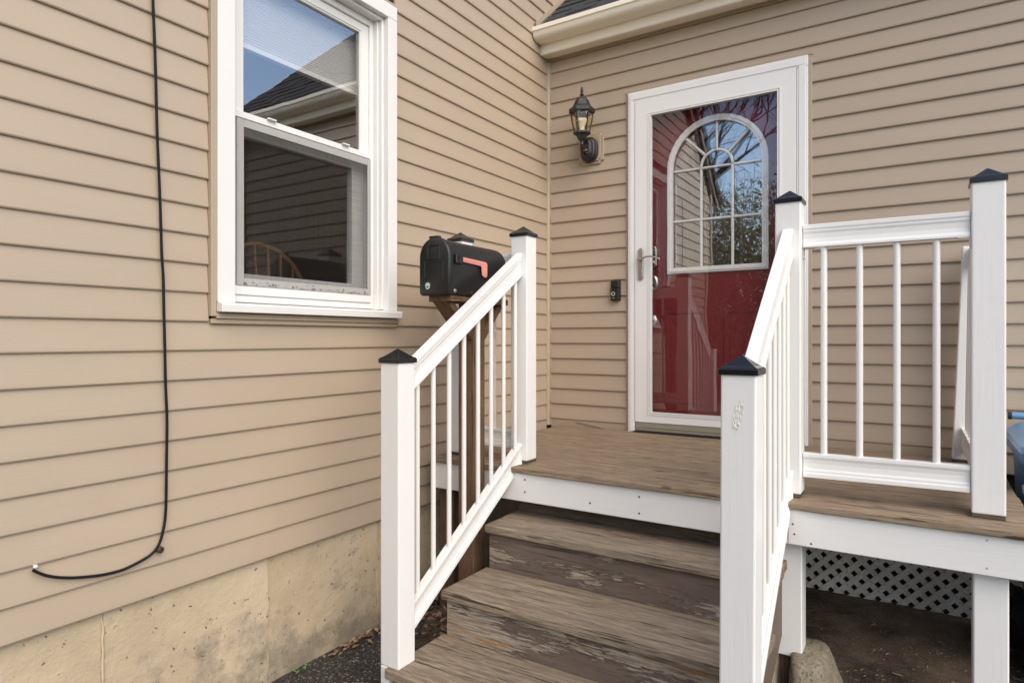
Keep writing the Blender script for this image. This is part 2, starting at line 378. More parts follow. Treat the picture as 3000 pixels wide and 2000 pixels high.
outl = [(.62,-1.9),(1.2,-1.75),(1.7,-1.85),(2.0,-1.75),(2.35,-1.52),(2.55,-1.15),(2.72,-.75),(2.8,-.3),(2.9,.7),(.3,.7),(.12,-.2),(.08,-1.3),(.25,-1.65)]
ol = []
for i in range(len(outl)):
    a, b = outl[i], outl[(i+1) % len(outl)]
    for k in range(6):
        t = k / 6; ol.append((a[0]+(b[0]-a[0])*t + rr.uniform(-.02,.02), a[1]+(b[1]-a[1])*t + rr.uniform(-.02,.02)))
cx, cy = 1.4, -.6; rings = []
for s_ in (1, .94, .8, .6, .4, .2):
    rings.append([(cx+(x-cx)*s_, cy+(y-cy)*s_, -H + .0005 + (0 if s_ == 1 else .006 + .008 * rr.random())) for x, y in ol])
mb.loft(rings, cap=False); n0 = len(rings) * len(ol)
mb.add([*rings[-1], (cx, cy, -H + .01)], [(i, (i+1) % len(ol), len(ol)) for i in range(len(ol))])
build('soil_ground', mb, M['soil'], smooth=True, label='dark brown soil under the porch deck', kind='structure')

# ------------------------------------------------------------------ house
house = thing('house', (0, 0, -H), 'tan vinyl sided house with white window and red front door', 'house')
S = .1016; ZL, ZB = .0575, .0665
YEND = -3.82; GZ = 1.72           # end of the left wall and its eave height (gable above)
def prof(t=.0165):                # clapboard section: (outward, up)
    return [(0, 0), (t - .006, 0), (t - .002, .0012), (t, .0052), (t - .0008, .016), (.004, S + .004), (0, S + .004)]
def plank_left(y0, y1, z, parent, name='siding_plank', ins=0):
    mb = MB(); mb.extr([(u - ins, 0, v + z) for u, v in prof(.0142)], (0, y0, 0), (0, y1, 0)); return build(name, mb, M['sid_y'], parent)
def plank_back(x0, x1, z, parent, h=None):
    pr = prof()
    if h: pr = [(u, min(v, h)) for u, v in pr]
    mb = MB(); mb.extr([(0, -u, v + z) for u, v in pr], (x0, 0, 0), (x1, 0, 0)); return build('siding_plank', mb, M['sid_x'], parent)
# left wall sheathing (with window opening) and its courses
WY0, WY1, WZ0, WZ1 = -2.462, -1.527, .09, 1.585
mb = MB(); T = .13; TOP = 3.3
mb.box(-T, 0, YEND, WY0 + .02, -.86, GZ); mb.box(-T, 0, WY1 - .02, 0, -.86, TOP)
mb.box(-T, 0, WY0 + .02, WY1 - .02, -.86, WZ0 + .03); mb.box(-T, 0, WY0 + .02, WY1 - .02, WZ1 - .02, TOP)
mb.extr([(0, YEND, GZ), (0, WY0 + .02, GZ), (0, WY0 + .02, min(TOP, GZ + (WY0 + .02 - YEND)))], (-T, 0, 0), (0, 0, 0))
mb.box(-T, 0, .0, 2.5, 1.8, TOP)
wl = build('wall', mb, M['dark'], house, label='left wall with the window, black cable and concrete base')
k = -9
while ZL + k * S < 3.1:
    z = ZL + k * S; zt = z + S
    ys0 = YEND + .06 if z < GZ - .1 else YEND + .10 + (zt - GZ)
    segs = [(ys0, -.034 + random.uniform(-.003, .002))] if z < 1.9 else [(ys0, 2.3)]
    if z > 2.02: pass
    elif z > 1.75: segs = [(ys0, -.034)]
    if zt > WZ0 - .03 and z < WZ1 + .03:
        segs = [(ys0, WY0 - .022), (WY1 + .008, segs[0][1])]
    if k in (-9, -8): segs = [(ys0, -2.203 + (.004 if k == -9 else 0)), (-2.2085, -.034)]
    for i, (a, b) in enumerate(segs):
        plank_left(a, b, z, wl, ins=.0022 if (k in (-9, -8) and i == 1) else random.uniform(0, .0006))
    k += 1
# foundation panels under the left wall
fo = build('foundation', MB().box(-.16, -.045, YEND + .03, .4, -H - .3, -.84), M['concrete'], house, label='weathered tan painted concrete base')
fy = [YEND, -3.42, -2.826, -2.222, -1.617, -1.0, -.4, .0]
for a, b in zip(fy[:-1], fy[1:]):
    mb = MB(); ny, nz = 26, 22; off = random.uniform(-.004, .002)
    g = []
    for j in range(nz + 1):
        for i in range(ny + 1):
            y = a + .003 + (b - a - .006) * i / ny; z = -H - .05 + (.845 - .05 + .0) * 0 + (H + .05 - .846) * j / nz
            x = -.012 + off + .003 * math.sin(5 * y + 9 * z) * math.cos(3 * z - 2 * y) + .0012 * random.uniform(-1, 1)
            g.append((x, y, z))
    mb.add(g, [(j*(ny+1)+i, j*(ny+1)+i+1, (j+1)*(ny+1)+i+1, (j+1)*(ny+1)+i) for j in range(nz) for i in range(ny)])
    n = len(g); x0 = -.05
    e = [(x0, a + .003, -H - .05), (x0, b - .003, -H - .05), (x0, b - .003, -.846), (x0, a + .003, -.846)]
    mb.add([g[0], g[ny], g[-1], g[nz*(ny+1)], *e], [(0, 1, 5, 4), (1, 2, 6, 5), (2, 3, 7, 6), (3, 0, 4, 7)])
    build('concrete_panel', mb, M['concrete'], fo, smooth=True)
for y in fy[1:-1]:                # thin form-joint fins
    mb = MB(); n = 16
    mb.tube([(-.012 + random.uniform(-.002, .003), y + random.uniform(-.003, .003), -H - .02 + (H - .83) * i / n) for i in range(n + 1)], [.0022 + random.uniform(0, .003) for i in range(n + 1)], 6)
    build('form_joint', mb, M['concrete'], fo, smooth=True)
# corner trim at the far end of the left wall, rake board and soffit of the gable
mb = MB(); mb.box(-.03, .022, YEND - .015, YEND + .058, -.86, GZ); build('corner_trim', mb, M['trim_tan'], house, bevel=.004)
mb = MB(); d = 1.55
mb.extr([(0, YEND - .25, GZ - .16), (0, YEND - .25, GZ - .06), (0, YEND - .25 + d, GZ - .06 + d), (0, YEND - .25 + d, GZ - .16 + d)], (.016, 0, 0), (.035, 0, 0)); build('rake_board', mb, M['trim_tan'], house)
mb = MB(); mb.extr([(0, YEND - .28, GZ - .08), (0, YEND - .28, GZ + .0), (0, YEND - .28 + d, GZ + d), (0, YEND - .28 + d, GZ - .08 + d)], (-3, 0, 0), (.07, 0, 0)); build('wing_roof', mb, M['shingle'], house)
mb = MB(); mb.box(-3, -.13, YEND, YEND + .1, -H, GZ); build('end_wall', mb, M['trim_tan'], house)

# back wall
DX0, DX1, DZ1 = .598, 1.637, 1.536
XE = 3.18
mb = MB(); ZD = -.6
mb.box(.0, DX0 + .03, 0, .13, ZD - .15, 1.93); mb.box(DX1 - .03, XE, 0, .13, ZD - .15, 1.93); mb.box(DX0 + .03, DX1 - .03, 0, .13, DZ1 - .02, 1.93); mb.box(DX0 + .03, DX1 - .03, 0, .13, ZD - .15, -.592)
wb = build('wall', mb, M['dark'], house, label='back wall with the red door, lantern and doorbell')
k = -7
while ZB + k * S < 1.86:
    z = ZB + k * S; h = None
    if z + S > 1.872: h = 1.872 - z
    if z < -.60: segs = [(2.40, XE - .03)]
    elif z + S > DZ1 + .028 and z > DZ1 - .06: segs = [(.034, XE - .03)]
    else: segs = [(.034, DX0 - .02), (DX1 + .018, XE - .03)]
    for a, b in segs:
        zz = z
        plank_back(a, b, zz, wb, h)
    k += 1
# ragged bottom starter strips by the deck
mb = MB(); mb.box(.034, .58, -.010, 0, -.60, -.5435); build('starter_strip', mb, M['trim_tan'], wb)
mb = MB(); mb.box(1.655, 2.40, -.012, 0, -.60, -.5435); build('starter_strip', mb, M['trim_tan'], wb)
mb = MB(); mb.extr([(.22, 0, -.553), (.235, 0, -.547), (.42, 0, -.575), (.44, 0, -.583), (.40, 0, -.580)], (0, -.018, 0), (0, -.0145, 0)); build('torn_flap', mb, M['trim_tan'], wb)
# inside corner post
mb = MB(); mb.extr([(.003, -.003, 0), (.003, -.034, 0), (.010, -.034, 0), (.012, -.022, 0), (.022, -.012, 0), (.034, -.010, 0), (.034, -.003, 0)], (0, 0, -.59), (0, 0, 1.875))
build('corner_post', mb, M['trim_tan'], house, bevel=.001)
mb = MB(); mb.box(.0005, .0025, -.036, -.0005, -.59, 1.875); mb.box(.0025, .036, -.0025, -.0005, -.59, 1.875); build('corner_shadow_strip', mb, M['dark'], house)
mb = MB(); mb.box(.001, .033, -.034, -.001, 1.8755, 1.905); mb.box(.0005, .003, -.100, -.0345, 1.86, 1.905); build('corner_filler', mb, M['trim_tan'], house)
# J channels (door sides and head)
mb = MB(); mb.box(DX0 - .018, DX0 - .001, -.020, 0, -.592, DZ1 + .001); build('channel', mb, M['trim_tan'], wb, bevel=.002)
mb = MB(); mb.box(DX1 + .001, DX1 + .018, -.020, 0, -.592, DZ1 + .001); build('channel', mb, M['trim_tan'], wb, bevel=.002)
mb = MB(); mb.box(DX0 - .022, DX1 + .022, -.020, 0, DZ1 + .002, DZ1 + .020); build('channel', mb, M['trim_tan'], wb, bevel=.002)
# soffit F channel
mb = MB(); mb.box(.034, XE, -.018, 0, 1.874, 1.882); mb.box(.034, XE, -.030, 0, 1.8825, 1.905); build('soffit_channel', mb, M['trim_tan'], wb, bevel=.002)
mb = MB(); mb.box(.004, XE + .25, -.112, .1, 1.906, 1.912); build('soffit', mb, M['cream'], house)
mb = MB(); mb.extr([(0, -.100, 1.885), (0, -.112, 1.885), (0, -.117, 1.892), (0, -.120, 1.96), (0, -.100, 1.96)], (.012, 0, 0), (XE + .25, 0, 0)); mb.extr([(0, -.100, 1.885), (0, -.100, 1.905), (0, -.030, 1.9055), (0, -.030, 1.889)], (.012, 0, 0), (XE + .25, 0, 0))
build('fascia', mb, M['cream'], house)
mb = MB(); mb.box(.0035, .011, -.10, -.036, 1.884, 1.96); mb.box(.0035, .011, -.118, -.101, 1.884, 1.95); build('fascia_end', mb, M['trim_tan'], house)
mb = MB(); mb.box(XE - .06, XE + .02, -.02, .06, ZD - .15, 1.88); build('corner_trim', mb, M['trim_tan'], house, bevel=.003)
# gutter
def thick(pts, t):
    out = []
    for i, p in enumerate(pts):
        a = Vector(pts[max(i-1, 0)]); b = Vector(pts[min(i+1, len(pts)-1)]); d = (b - a).normalized(); out.append((p[0] - d[1]*t, p[1] + d[0]*t))
    return pts + out[::-1]
gp = [(-.215, 2.017), (-.2335, 2.026), (-.2345, 1.999), (-.226, 1.994), (-.2225, 1.984), (-.2195, 1.974), (-.2125, 1.963), (-.202, 1.955), (-.190, 1.9505), (-.176, 1.947), (-.122, 1.947), (-.122, 2.03)]
mb = MB(); mb.loft([[(x, y, z) for y, z in thick(gp, .0018)] for x in (.020, XE + .3)])
gut = build('gutter', mb, M['cream'], house, smooth=True, autos=R(35))
mb = MB(); mb.extr([(0, y, z) for y, z in gp[1:]], (.014, 0, 0), (.0195, 0, 0)); build('end_cap', mb, M['cream'], gut)
# roof deck and shingles
pitch = math.atan(.89); cu, su = math.cos(pitch), math.sin(pitch)
RY0, RZ0 = -.165, 2.035
mb = MB(); L = 3.4
mb.extr([(0, RY0 + .01, RZ0 - .02), (0, RY0 + .01, RZ0 - .004), (0, RY0 + L * cu, RZ0 + L * su - .004), (0, RY0 + L * cu, RZ0 + L * su - .03)], (.02, 0, 0), (XE + .25, 0, 0))
roof = build('roof', mb, M['shingle'], house)
def shingle(mb, x0, x1, s0, s1, t=.006, lift=0):
    P = lambda x, s, h: (x, RY0 + s * cu - h * su, RZ0 + s * su + h * cu)
    mb.loft([[P(x0, s0, lift + .001), P(x0, s0, lift + t + .004), P(x0, s1, lift + t - .002), P(x0, s1, lift - .001)], [P(x1, s0, lift + .001), P(x1, s0, lift + t + .004), P(x1, s1, lift + t - .002), P(x1, s1, lift - .001)]])
rs = random.Random(5); rest = MB()
for row in range(26):
    s0 = -.02 + row * .127 if row else -.025
    x = .028 - (row % 3) * .0
    while x < XE + .24:
        wdt = rs.uniform(.11, .27); x1 = min(x + wdt, XE + .25)
        lf = .004 + rs.choice((0, .0025, .005))
        if row < 8 and x < 1.5:
            m1 = MB(); shingle(m1, x, x1 - .004, s0, s0 + .15, lift=lf); build('shingle', m1, M['shingle'], roof)
        else: shingle(rest, x, x1 - .004, s0, s0 + .15, lift=lf)
        x = x1
build('shingle_field', rest, M['shingle'], roof, kind='stuff')
P = lambda x, s, h: (x, RY0 + s * cu - h * su, RZ0 + s * su + h * cu)
mb = MB(); mb.loft([[P(x, -.01, .02), P(x, -.01, .048), P(x, 3.0, .048), P(x, 3.0, .02)] for x in (.0145, .024)]); build('step_flashing', mb, M['trim_tan'], roof)
mb = MB(); mb.loft([[P(x, -.03, -.12), P(x, -.03, .012), P(x, L, .012), P(x, L, -.12)] for x in (XE + .252, XE + .28)]); build('rake_trim', mb, M['cream'], roof)
mb = MB(); mb.box(.0, XE + .2, 2.2, 2.3, -.7, RZ0 + 2.2); build('back_closure', mb, M['dark'], house)
mb = MB(); mb.extr([(0, 0, 1.9), (0, 2.25, 1.9), (0, 2.25, RZ0 + 2.0), (0, .0, RZ0 + .05)], (XE - .02, 0, 0), (XE, 0, 0)); mb.box(XE - .02, XE, .13, 2.3, -.75, 1.9); build('end_wall', mb, M['trim_tan'], house)

# ------------------------------------------------------------------ window
win = build('window', MB().box(-.036, .036, -2.461, -2.392, .1285, 1.515).box(-.036, .036, -1.592, -1.53, .1285, 1.515).box(-.036, .036, -2.461, -1.53, 1.5155, 1.582), M['vinyl_white'], house, bevel=.003, segs=2, label='white double hung window with half drawn shade')
mb = MB(); mb.box(-.02, .028, -2.482, -2.4615, .078, 1.60); mb.box(-.02, .028, -2.4613, -1.51, .070, .0915); mb.box(-.02, .018, -1.5295, -1.518, .0917, 1.60); mb.box(-.02, .028, -2.4613, -1.5297, 1.5825, 1.60); build('casing_channel', mb, M['trim_tan'], win, bevel=.002)
mb = MB(); mb.box(-.02, .020, -2.478, -1.512, .052, .0698); build('casing_channel', mb, M['trim_tan'], win, bevel=.002)
mb = MB(); mb.extr([(-.06, 0, .094), (.056, 0, .094), (.058, 0, .122), (.054, 0, .1265), (-.06, 0, .136)], (0, -2.459, 0), (0, -1.516, 0)); build('sill', mb, M['vinyl_white'], win, bevel=.002)
# inner return steps beside the casing
mb = MB(); mb.box(-.05, .008, -1.606, -1.5925, .134, 1.515); mb.box(-.05, -.012, -1.6165, -1.6065, .134, 1.515); mb.box(-.05, .008, -2.3915, -2.378, .134, 1.515); mb.box(-.05, .008, -2.3775, -1.6065, 1.500, 1.515); build('jamb_liner', mb, M['vinyl_white'], win, bevel=.002)
mb = MB()   # frame
mb.box(-.10, -.034, -2.3915, -2.354, .137, 1.5145); mb.box(-.10, -.034, -1.640, -1.6170, .137, 1.5145); mb.box(-.10, -.034, -2.3535, -1.6405, 1.470, 1.4995); mb.box(-.10, -.034, -2.3535, -1.6405, .137, .165); mb.box(-.10, -.026, -2.3535, -1.6405, .1655, .200)
build('frame', mb, M['vinyl_white'], win, bevel=.003)
mb = MB()   # upper sash
mb.box(-.075, -.046, -2.3535, -2.302, .845, 1.469); mb.box(-.075, -.046, -1.684, -1.6405, .845, 1.469); mb.box(-.075, -.046, -2.3018, -1.6842, 1.432, 1.469); mb.box(-.075, -.032, -2.3535, -1.6405, .842, .868)
mb.box(-.060, -.049, -1.6925, -1.6843, .87, 1.4318); mb.box(-.060, -.049, -2.3018, -1.6927, 1.424, 1.4318)
build('upper_sash', mb, M['vinyl_white'], win, bevel=.002)
mb = MB(); mb.box(-.0635, -.0605, -2.303, -1.683, .860, 1.433); build('pane', mb, M['glass_win'], win)
mb = MB(); mb.box(-.115, -.078, -2.3535, -2.306, .20, .845); mb.box(-.115, -.078, -1.712, -1.6405, .20, .845); mb.box(-.115, -.078, -2.306, -1.712, .20, .252); mb.box(-.115, -.078, -2.306, -1.712, .79, .842); build('lower_sash', mb, M['vinyl_white'], win, bevel=.003)
mb = MB(); mb.box(-.100, -.097, -2.307, -1.711, .245, .795); build('pane', mb, M['glass_low'], win)
mb = MB(); a, b, c, d = -2.345, -1.645, .201, .836
mb.box(-.034, -.024, a, a + .030, c, d); mb.box(-.034, -.024, b - .02, b, c, d); mb.box(-.034, -.024, a + .0305, b - .0205, d - .03, d); mb.box(-.034, -.024, a + .0305, b - .0205, c, c + .028); build('screen_frame', mb, M['greyalu'], win, bevel=.002)
mb = MB(); mb.box(-.0295, -.0285, a + .02, b - .01, c + .02, d - .02); build('screen', mb, M['screen'], win)
for yy in (-2.19, -1.80):
    mb = MB(); mb.box(-.034, -.018, yy - .02, yy + .02, .866, .873); build('sash_lock', mb, M['vinyl_white'], win, bevel=.002)
mb = MB()
for i in range(28):
    z0 = 1.17 + i * .011
    mb.loft([[(-.135, y, z0), (-.119, y, z0 + .002), (-.1165, y, z0 + .0055), (-.119, y, z0 + .009), (-.135, y, z0 + .011)] for y in (-2.36, -1.63)])
mb.box(-.14, -.112, -2.36, -1.63, 1.155, 1.172); build('shade', mb, M['blind'], win)
# dirt along the bottom of the screen
mb = MB(); rg = random.Random(2)
for i in range(85):
    y = rg.uniform(-2.33, -1.66); s_ = rg.uniform(.0008, .003); z0 = .203 + abs(rg.gauss(0, .006))
    mb.box(-.0235, -.0215, y, y + s_ * 2, z0, z0 + s_)
build('dirt_specks', mb, M['oldpost'], win, kind='stuff')
# room behind the window (open to the window side), hall behind the door
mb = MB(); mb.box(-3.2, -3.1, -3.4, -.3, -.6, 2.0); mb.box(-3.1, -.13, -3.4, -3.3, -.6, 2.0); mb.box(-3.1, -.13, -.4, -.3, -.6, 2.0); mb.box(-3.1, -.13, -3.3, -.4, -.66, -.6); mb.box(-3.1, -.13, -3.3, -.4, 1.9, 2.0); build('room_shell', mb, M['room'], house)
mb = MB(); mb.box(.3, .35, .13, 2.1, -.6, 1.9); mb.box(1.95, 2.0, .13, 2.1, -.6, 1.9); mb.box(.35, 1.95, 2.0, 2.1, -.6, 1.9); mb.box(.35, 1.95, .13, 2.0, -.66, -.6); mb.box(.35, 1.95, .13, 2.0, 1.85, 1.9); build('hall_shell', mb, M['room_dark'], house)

# ------------------------------------------------------------------ door set
dr = build('door_frame', MB().box(DX0, .644, -.034, .06, -.592, 1.4765).box(1.5785, DX1, -.034, .06, -.592, 1.4765).box(DX0, DX1, -.034, .06, 1.477, DZ1), M['alu_white'], house, bevel=.003, segs=2)
mb = MB(); mb.box(DX0 + .012, .634, -.038, -.0345, -.58, 1.4865); mb.box(1.590, DX1 - .012, -.038, -.0345, -.58, 1.4865); mb.box(DX0 + .012, DX1 - .012, -.038, -.0345, 1.487, DZ1 - .012); build('frame_moulding', mb, M['alu_white'], dr, bevel=.0015)
mb = MB(); mb.box(.64, 1.58, -.06, .12, -.600, -.577); build('threshold', mb, M['dark'], dr)
# storm door
X0, X1, ZA, ZT = .647, 1.5765, -.520, 1.475
mb = MB()
def mitre(a0, a1, b0, b1, y0, y1, w):
    """mitred rectangular frame, 4 members"""
    o = [(a0, b0), (a1, b0), (a1, b1), (a0, b1)]
    i_ = [(a0 + w[0], b0 + w[3]), (a1 - w[1], b0 + w[3]), (a1 - w[1], b1 - w[2]), (a0 + w[0], b1 - w[2])]
    for k in range(4):
        l = (k + 1) % 4; g = .0004
        q_ = [o[k], o[l], i_[l], i_[k]]
        mb.extr([(p[0], 0, p[1]) for p in q_], (0, y0, 0), (0, y1, 0))
mitre(X0, X1, ZA, ZT, -.040, -.010, (.098, .088, .098, .058))
st = build('storm_door', mb, M['alu_white'], house, bevel=.0012, label='white full view storm door in front of red door')
mb = MB(); a0, a1, b0, b1 = X0 + .099, X1 - .089, ZA + .059, ZT - .099
mitre(a0, a1, b0, b1, -.044, -.016, (.006, .006, .006, .006)); mitre(a0 - .012, a1 + .012, b0 - .012, b1 + .012, -.0435, -.0405, (.006, .006, .006, .006))
build('glazing_bead', mb, M['alu_white'], st)
mb = MB(); mb.box(a0, a1, -.030, -.026, b0, b1); build('pane', mb, M['glass_storm'], st)
mb = MB(); mb.box(X0 + .004, X1 - .002, -.037, -.012, -.573, ZA - .001); mb.box(X0 + .004, X1 - .002, -.0405, -.0372, -.552, -.547); build('kick_plate', mb, M['bronze_alu'], st, bevel=.001)
# lever set
mb = MB(); hx = .688
mb.extr([(hx - .017, 0, .372), (hx - .012, 0, .366), (hx - .006, 0, .358), (hx + .006, 0, .358), (hx + .012, 0, .366), (hx + .017, 0, .372), (hx + .017, 0, .545), (hx + .012, 0, .551), (hx + .006, 0, .559), (hx - .006, 0, .559), (hx - .012, 0, .551), (hx - .017, 0, .545)], (0, -.052, 0), (0, -.0405, 0))
pl = build('lever_plate', mb, M['nickel'], st, bevel=.0035, segs=2)
mb = MB(); mb.lathe([(.0, -.082), (.010, -.081), (.0125, -.074), (.0125, -.066), (.009, -.058), (.011, -.052)], (hx - .004, 0, .486), 14, 'y')
mb.tube([(hx - .004, -.076, .486), (hx + .02, -.083, .488), (hx + .05, -.088, .497), (hx + .08, -.088, .497), (hx + .11, -.086, .488), (hx + .135, -.082, .476)], [.0065, .006, .0055, .0055, .005, .0045], 10)
build('lever', mb, M['nickel'], pl, smooth=True)
mb = MB(); mb.lathe([(.007, -.055), (.0085, -.053), (.0085, -.0515)], (hx, 0, .412), 12, 'y'); mb.box(hx - .004, hx + .004, -.0548, -.0515, .388, .410); build('keyhole', mb, M['nickel'], pl)
mb = MB(); mb.box(hx - .0012, hx + .0012, -.0558, -.0535, .407, .417); build('key_slot', mb, M['dark'], pl)
# red entry door with arched light
IY = .062; cxa, rA, zc = 1.1205, .2975, 1.036
mb = MB(); o2 = []
AL, AR, AB = cxa - .262, cxa + .262, .432     # opening
arc = [(cxa + .262 * math.cos(R(a)), zc + .262 * math.sin(R(a))) for a in range(0, 181, 9)]
for y in (IY, IY + .04):
    pass
def ring_fill(mb, outer, inner, y0, y1):
    n = len(outer)
    for y in (y0, y1):
        mb.add([(x, y, z) for x, z in outer] + [(x, y, z) for x, z in inner], [(i, (i+1) % n, n + (i+1) % n, n + i) for i in range(n)])
    for lp in (outer, inner):
        mb.add([(x, y0, z) for x, z in lp] + [(x, y1, z) for x, z in lp], [(i, (i+1) % n, n + (i+1) % n, n + i) for i in range(n)])
inner = arc + [(AL, zc - .2), (AL, AB + .2), (AL, AB), (AL + .13, AB), (cxa, AB), (AR - .13, AB), (AR, AB), (AR, AB + .2), (AR, zc - .2)]
def project(p):   # radial projection on the slab outline
    x0, x1, z0, z1 = .645, 1.578, -.575, 1.474; c = (cxa, .8); dx, dz = p[0] - c[0], p[1] - c[1]; t = 1e9
    if dx > 1e-6: t = min(t, (x1 - c[0]) / dx)
    if dx < -1e-6: t = min(t, (x0 - c[0]) / dx)
    if dz > 1e-6: t = min(t, (z1 - c[1]) / dz)
    if dz < -1e-6: t = min(t, (z0 - c[1]) / dz)
    return (c[0] + dx * t, c[1] + dz * t)
outer = [project(p) for p in inner]
# snap the four nearest to true corners
for cnr in ((.645, -.575), (1.578, -.575), (.645, 1.474), (1.578, 1.474)):
    j = min(range(len(outer)), key=lambda i: (outer[i][0]-cnr[0])**2 + (outer[i][1]-cnr[1])**2); outer[j] = cnr
ring_fill(mb, outer, inner, IY, IY + .042)
ed = build('entry_door', mb, M['red'], house, label='deep red entry door with arched nine pane light')
def archloop(wd, r, zb, n=20):
    return [(cxa + r * math.cos(R(180 * i / n)), zc + r * math.sin(R(180 * i / n))) for i in range(n + 1)] + [(cxa - r, zb), (cxa + r, zb)]
mb = MB(); ring_fill(mb, archloop(0, .2975, .397), archloop(0, .262, .4325), IY - .014, IY - .0005); mb2 = mb
ring_fill(mb, archloop(0, .288, .4065), archloop(0, .276, .4185), IY - .019, IY - .0145)
build('light_frame', mb, M['vinyl_white'], ed, bevel=.0015)
mb = MB(); lp = archloop(0, .261, .4335); n = len(lp)
for y in (IY + .016, IY + .019): mb.add([(x, y, z) for x, z in lp], [tuple(range(n))])
build('pane', mb, M['glass_arch'], ed)
mw = .0085
def bar(p, q_, nm='glazing_bar'):
    p, q_ = Vector((p[0], 0, p[1])), Vector((q_[0], 0, q_[1])); d = (q_ - p).normalized(); s_ = Vector((d.z, 0, -d.x)) * mw
    mb = MB(); mb.loft([[e + s_ + Vector((0, IY + .010, 0)), e + s_ * .45 + Vector((0, IY + .001, 0)), e - s_ * .45 + Vector((0, IY + .001, 0)), e - s_ + Vector((0, IY + .010, 0))] for e in (p, q_)])
    return build(nm, mb, M['vinyl_white'], ed)
xa, xb, ra = 1.028, 1.213, .0925
bar((xa, .433), (xa, zc - .004)); bar((xb, .433), (xb, zc - .004))
bar((AL, .718), (xa - .009, .718)); bar((xa + .009, .718), (xb - .009, .718)); bar((xb + .009, .718), (AR, .718))
bar((AL, 1.028), (xa - .009, 1.028)); bar((xa + .009, 1.028), (xb - .009, 1.028)); bar((xb + .009, 1.028), (AR, 1.028))
for a in (45, 90, 135):
    bar((cxa + (ra + .008) * math.cos(R(a)), zc + (ra + .008) * math.sin(R(a))), (cxa + .262 * math.cos(R(a)), zc + .262 * math.sin(R(a))))
mb = MB(); rings = []
for i in range(19):
    t = R(i * 10); rings.append([(cxa + (ra + u) * math.cos(t), IY + v, zc + (ra + u) * math.sin(t)) for u, v in ((mw, .010), (mw * .45, .001), (-mw * .45, .001), (-mw, .010))])
mb.loft(rings); build('glazing_arch', mb, M['vinyl_white'], ed)
# embossed lower panels
for xx in (.80, 1.165):
    mb = MB(); mitre(xx, xx + .265, -.40, .18, IY - .006, IY - .0003, (.03, .03, .03, .03)); build('panel_moulding', mb, M['red'], ed, bevel=.002)
# keypad deadbolt and handle set
mb = MB(); kx = .727
mb.extr([(kx - .034, 0, .455), (kx - .025, 0, .445), (kx + .025, 0, .445), (kx + .034, 0, .455), (kx + .034, 0, .555), (kx + .026, 0, .573), (kx, 0, .58), (kx - .026, 0, .573), (kx - .034, 0, .555)], (0, IY - .03, 0), (0, IY - .001, 0)); lk = build('keypad_lock', mb, M['nickel'], ed, bevel=.006, segs=2)
mb = MB(); mb.box(kx - .026, kx + .026, IY - .035, IY - .0305, .497, .552); build('keypad', mb, M['blackgloss'], lk, bevel=.003)
mb = MB(); mb.lathe([(.0, -.045), (.018, -.043), (.022, -.03)], (kx, IY, .468), 16, 'y'); build('key_cylinder', mb, M['nickel'], lk, smooth=True)
mb = MB(); ring = []
mb.loft([[(kx + .004 + rr_ * math.cos(R(a)), IY + yv, .345 + rr_ * 1.45 * math.sin(R(a))) for a in range(0, 360, 18)] for rr_, yv in ((.034, -.001), (.034, -.010), (.029, -.016), (.024, -.018))]); hs = build('handle_set', mb, M['nickel'], ed, smooth=True)
mb = MB(); mb.tube([(kx - .012, IY - .03, .35), (kx, IY - .05, .353), (kx + .014, IY - .055, .352)], .006, 8); build('thumb_latch', mb, M['nickel'], hs, smooth=True)
mb = MB(); mb.tube([(kx + .002, IY - .015, .312), (kx + .002, IY - .045, .300), (kx + .003, IY - .058, .26), (kx + .003, IY - .060, .20), (kx + .003, IY - .052, .15), (kx + .003, IY - .03, .125), (kx + .003, IY - .012, .12)], [.008, .009, .0095, .0095, .009, .008, .009], 10); build('pull', mb, M['nickel'], hs, smooth=True)
mb = MB(); mb.loft([[(kx + .003 + rr_ * math.cos(R(a)), IY + yv, .112 + rr_ * 1.4 * math.sin(R(a))) for a in range(0, 360, 20)] for rr_, yv in ((.024, -.001), (.024, -.010), (.016, -.016))]); build('pull_foot', mb, M['nickel'], hs, smooth=True)

# ------------------------------------------------------------------ things on the walls
# wall lantern
lx, ly = .336, -.154
lan = thing('wall_lantern', (lx, -.02, 1.13), 'black wall lantern with clear glass on a tan mounting block left of the door', 'lamp')
c_ = .022; x0, x1, z0, z1 = .247, .425, 1.130, 1.328
def clip(x0, x1, z0, z1, c): return [(x0 + c, z0), (x1 - c, z0), (x1 - c, z0 + c * .6), (x1, z0 + c), (x1, z1 - c), (x1 - c, z1 - c * .6), (x1 - c, z1), (x0 + c, z1), (x0 + c, z1 - c * .6), (x0, z1 - c), (x0, z0 + c), (x0 + c, z0 + c * .6)]
mb = MB()
mb.extr([(x, 0, z) for x, z in clip(x0, x1, z0, z1, c_)], (0, -.026, 0), (0, -.001, 0)); mb.extr([(x, 0, z) for x, z in clip(x0 + .018, x1 - .018, z0 + .018, z1 - .018, .012)], (0, -.034, 0), (0, -.0262, 0)); build('mounting_block', mb, M['trim_tan'], lan, bevel=.002)
def capsule(cx, w_, z0, z1, n=8):
    r_ = w_ / 2; return [(cx + r_ * math.cos(R(a)), z1 - r_ + r_ * math.sin(R(a))) for a in [180 * i / n for i in range(n + 1)]] + [(cx + r_ * math.cos(R(a)), z0 + r_ + r_ * math.sin(R(a))) for a in [180 + 180 * i / n for i in range(n + 1)]]
